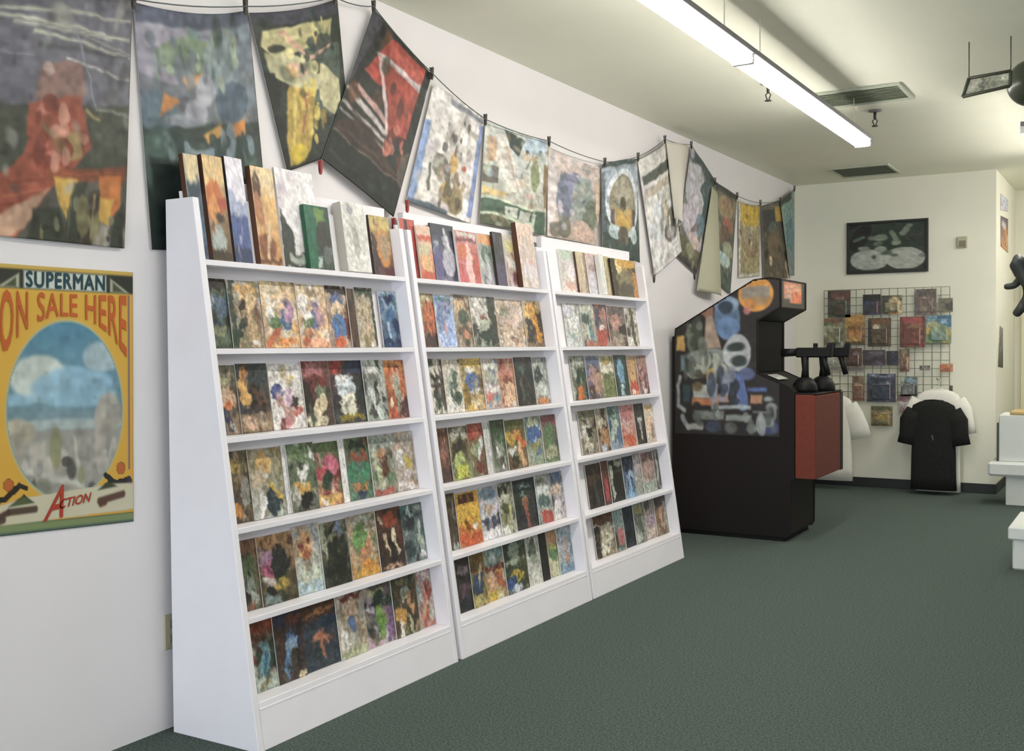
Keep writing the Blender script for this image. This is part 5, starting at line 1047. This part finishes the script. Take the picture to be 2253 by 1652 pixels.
hanger(1.375, 10.445, .985, .16, 'white plastic hanger carrying the shirts below the grid')
hanger(.44, 10.33, .93, .15, 'white plastic hanger behind the arcade cabinet')

# ================================================================ CEILING
def strip_light(x0, x1, ya, yb, label):
    zb, zl, zh = 2.678, 2.722, 2.752
    root = thing('ceiling_light', ((x0 + x1) / 2, (ya + yb) / 2, zb), label, 'light', 'fluorescent strip lights')
    xm = (x0 + x1) / 2
    prism('lens', [(x0 + .034, zl), (x0, zb + .02), (x0 + .018, zb), (x1 - .018, zb), (x1, zb + .02), (x1 - .034, zl)], 1, ya + .012, yb - .012, M_LENS, root)
    box('housing', (x0 + .006, ya, zl), (x1 + .002, yb, zh), M_GREYMETAL, root, .003)  # white metal coloured grey for the shade on its unlit sides
    for y0 in (ya, yb - .012): box('end_cap', (x0 + .004, y0, zb), (x1 - .004, y0 + .012, zl), mat('end_cap_white', (222, 220, 214), .5), root, .002)
    for y0 in (ya + .25, yb - .25):
        tube('hanger_rod', [(xm, y0, zh), (xm, y0, HC)], .0028, M_CEIL, root, 6)
LX0, LX1 = 1.349, 1.457
strip_light(LX0, LX1, 4.875, 7.30, 'bright strip light hanging farthest along the row above the racks')
strip_light(LX0, LX1, 2.44, 4.865, 'bright strip light running out of the picture top')
strip_light(2.335, 2.443, 7.37, 9.80, 'bright strip light whose end shows at the picture edge')
strip_light(4.4, 4.508, 0.55, 2.98, 'bright strip light of the third row overhead')  # unseen extra lamp, placed so its glow misses the ceiling in view
strip_light(2.9, 3.008, 9.3, 11.7, 'bright strip light in the back passage')
# grey-green slatted panels where the ceiling is darker
def slat_panel(pxs, label):
    q = [onZ(a, b, HC) for a, b in pxs]
    x0 = min(p[0] for p in q); x1 = max(p[0] for p in q); y0 = min(p[1] for p in q); y1 = max(p[1] for p in q)
    root = thing('ceiling_vent', ((x0 + x1) / 2, (y0 + y1) / 2, HC - .02), label, 'vent', 'ceiling vents')
    mt = mat('slat_paint', (182, 188, 168), .6); md = mat('vent_dark', (160, 168, 148), .7)
    box('backing', (x0 + .02, y0 + .02, HC - .006), (x1 - .02, y1 - .02, HC - .0005), md, root)
    for a, b in (((x0, y0), (x1, y0 + .025)), ((x0, y1 - .025), (x1, y1)), ((x0, y0 + .025), (x0 + .025, y1 - .025)), ((x1 - .025, y0 + .025), (x1, y1 - .025))):
        box('frame_side', (a[0], a[1], HC - .014), (b[0], b[1], HC - .0003), mt, root, .002)
    n = max(4, int((y1 - y0 - .05) / .04)); first = None
    for k in range(n):
        yk = y0 + .03 + (y1 - y0 - .06) * k / n
        if first is None:
            first = prism('slat', [(yk, HC - .013), (yk + .004, HC - .013), (yk + .024, HC - .006), (yk + .02, HC - .006)], 0, x0 + .026, x1 - .026, mt, root); y00 = yk
        else:
            c = first.copy(); COL.objects.link(c); c.parent = root; c.location = first.location + Vector((0, yk - y00, 0))
slat_panel([(1810, 232), (1825, 200), (1985, 185), (1995, 215)], 'wide grey-green ceiling vent beside the strip light')
slat_panel([(1845, 384), (1852, 368), (1965, 366), (1965, 380)], 'grey-green ceiling vent close to the back wall')
# sprinkler hooks under the ceiling
for a, b, wd in ((1925, 243, 'beyond the end of the strip light'), (1690, 183, 'beside the joint of the strip lights')):
    P = onZ(a, b, HC)
    root = thing('sprinkler', (P[0], P[1], HC - .11), 'small dark sprinkler head under the ceiling %s' % wd, 'sprinkler', 'sprinkler heads')
    bm = bmesh.new(); bm_lathe(bm, (P[0], P[1], HC - .012), [(.02, 0), (.045, .006), (.045, .012)], 14)
    bm_obj('escutcheon', bm, M_GREYMETAL, root, True)
    tube('pipe', [(P[0], P[1], HC - .01), (P[0], P[1], HC - .055)], .01, M_DARKMETAL, root, 8)
    for s in (-1, 1):
        tube('yoke_arm', [(P[0], P[1], HC - .055), (P[0] + s * .016, P[1], HC - .07), (P[0] + s * .006, P[1], HC - .098)], .004, M_DARKMETAL, root, 6)
    bm = bmesh.new(); bm_lathe(bm, (P[0], P[1], HC - .108), [(.02, 0), (.022, .004), (.008, .008)], 12)
    bm_obj('deflector', bm, M_DARKMETAL, root, True)

# ================================================================ THINGS AT THE OPEN SIDE
# tilted hanging sign
YS = 6.1
sq = [onY(a, b, YS) for a, b in ((2132, 172), (2224, 156), (2222, 189), (2118, 213))]
sg = thing('hanging_sign', tuple(sq[3]), 'tilted dark-framed sign hanging under the ceiling beside the dark globe', 'sign')
u, v = grid_uv(40, 16)
gc = paint(u, v, '#9a9a86 #8c8e78', '', 'r.34,.1,.42,.9,#5c5c4c r.48,.15,.54,.85,#6c6c58 r.6,.3,.7,.8,#74745e R.8,.1,.96,.55,#c4c8ac e.15,.5,.12,.3,#a8a690', seed=61)
A, B_, C_, D_ = sq
Pq = ((1 - u) * (1 - v))[..., None] * A + (u * (1 - v))[..., None] * B_ + (u * v)[..., None] * C_ + ((1 - u) * v)[..., None] * D_
Vq = Pq.reshape(-1, 3); Wq = Vq + np.array([0, .02, 0]); n = len(Vq)
mesh('sign_panel', np.vstack([Vq, Wq]), grid_faces(40, 16) + grid_faces(40, 16, n, True), [M_DECAL], sg, None, False, np.vstack([gc.reshape(-1, 3)] * 2))
for p, q in zip(sq, sq[1:] + sq[:1]):
    tube('frame_side', [tuple(p), tuple(q)], .009, mat('sign_frame', (66, 68, 52), .5), sg, 8)
for p in (sq[0], sq[1]):
    tube('wire', [tuple(p), (p[0], p[1], HC)], .003, M_DARKMETAL, sg, 6)
# dark glossy globe
gp = onY(2270, 182, YS + .32)
gl = thing('hanging_globe', (gp[0], gp[1], gp[2] - .125), 'dark glossy globe hanging beside the tilted sign', 'ornament')
bm = bmesh.new(); bm_lathe(bm, (gp[0], gp[1], gp[2] - .125), [(.125 * math.sin(t), .125 - .125 * math.cos(t)) for t in np.linspace(.05, math.pi - .05, 16)], 28)
bm_obj('globe', bm, mat('globe_dark', (62, 68, 54), .3, .5, .1), gl, True)
tube('cap', [(gp[0], gp[1], gp[2] + .118), (gp[0], gp[1], gp[2] + .135)], .02, M_DARKMETAL, gl, 12)
tube('cord', [(gp[0], gp[1], gp[2] + .12), (gp[0], gp[1], HC)], .004, M_DARKMETAL, gl, 6)
# black toy figure on a thread
YT = 7.5
fg = thing('toy_figure', (2.36, YT, 1.52), 'black toy figure hanging in mid-air before the white passage wall', 'toy')
J = dict(head=(2.315, 1.895, .068), neck=(2.335, 1.845, .05), chest=(2.362, 1.80, .062), waist=(2.392, 1.735, .04), hip=(2.40, 1.68, .044),
         sh1=(2.34, 1.788, .026), el1=(2.30, 1.738, .024), ha1=(2.238, 1.735, .02), sh2=(2.42, 1.80, .026), el2=(2.47, 1.77, .02), ha2=(2.49, 1.84, .014),
         th1=(2.372, 1.655, .034), kn1=(2.345, 1.60, .032), ft1=(2.302, 1.548, .026), th2=(2.43, 1.64, .034), kn2=(2.46, 1.57, .024), ft2=(2.44, 1.50, .018), top=(2.31, 1.93, .05))
ED = [('top', 'head'), ('head', 'neck'), ('neck', 'chest'), ('chest', 'waist'), ('waist', 'hip'), ('chest', 'sh1'), ('sh1', 'el1'), ('el1', 'ha1'), ('chest', 'sh2'), ('sh2', 'el2'), ('el2', 'ha2'), ('hip', 'th1'), ('th1', 'kn1'), ('kn1', 'ft1'), ('hip', 'th2'), ('th2', 'kn2'), ('kn2', 'ft2')]
kk = list(J)
me = bpy.data.meshes.new('figure_body')
me.from_pydata([(J[k][0] - 2.36, .02 * ((i % 3) - 1), J[k][1] - 1.52) for i, k in enumerate(kk)], [(kk.index(a), kk.index(b)) for a, b in ED], [])
fo = bpy.data.objects.new('figure_body', me); put(fo, (2.36, YT, 1.52), fg)
sk = fo.modifiers.new('Skin', 'SKIN'); sk.use_smooth_shade = True
for i, k in enumerate(kk): me.skin_vertices[0].data[i].radius = (J[k][2], J[k][2])
me.skin_vertices[0].data[kk.index('hip')].use_root = True
ss = fo.modifiers.new('Subdivision', 'SUBSURF'); ss.levels = 1; ss.render_levels = 2
me.materials.append(mat('toy_black', (48, 52, 48), .5))
tube('thread', [(2.372, YT, 1.85), (2.372, YT, HC)], .0012, M_STRING, fg, 5)
# posters on the passage wall
xr = XE + .004
def wallprint(qd, lab, bg, mo, shp, seed):
    q = [onX(a, b, xr) for a, b in qd]
    u, v = grid_uv(24, 24)
    c = paint(u, v, bg, mo, shp, seed=seed, nblob=10, soft=.03)
    tag(patch('poster', q, 24, 24, c, None, None, 0, None, .0012), lab, 'poster', 'posters on the passage wall')
wallprint([(2202, 425), (2218, 440), (2218, 466), (2202, 462)], 'pale lavender print high on the white passage wall', '#d4d4e0 #c8c8d4', 'qlw', '', 71)
wallprint([(2202, 474), (2218, 482), (2218, 556), (2202, 541)], 'violet and orange print on the white passage wall', '#5c5468 #c08c58', 'vnoT', 'e.4,.25,.3,.1,#d0d0dc e.5,.7,.3,.2,#a87c68 r.7,.5,1,1,#d0a060', 72)
wallprint([(2200, 716), (2207, 722), (2207, 809), (2196, 806)], 'slim dark print low on the white passage wall', '#8c8c84 #4c4c44', 'dgk', 'r0,.8,1,1,#3c3c36', 73)
# white counter on a plinth
ct = thing('display_counter', (2.35, 10.05, 0), 'white display counter on a low plinth at the passage corner', 'counter')
box('plinth_foot', (2.0, 9.93, 0), (2.75, 10.3, .25), M_CARD, ct, .006)
box('ledge', (1.865, 9.86, .25), (2.9, 10.38, .372), M_CARD, ct, .02)
box('cabinet_body', (1.945, 9.93, .372), (2.85, 10.34, .77), M_CARD, ct, .008)
box('counter_top', (2.03, 9.93, .77), (2.85, 10.34, .80), M_TAN, ct, .006)
box('corner_strip', (1.928, 9.935, .372), (1.9445, 10.0, .70), M_DARKMETAL, ct, .002)  # dark strip painting the shade in the gap between counter and wall
# lidded carton
cb = thing('storage_carton', (2.52, 7.3, 0), 'white lidded cardboard carton on the carpet at the picture edge', 'carton')
box('carton_body', (2.335, 7.1, 0), (2.71, 7.75, .20), M_CARD, cb, .01)
box('carton_lid', (2.312, 7.078, .185), (2.735, 7.772, .262), M_CARD, cb, .008)
box('hand_hole', (2.47, 7.0985, .1), (2.56, 7.101, .13), mat('hole_dark', (50, 54, 48), .9), cb)
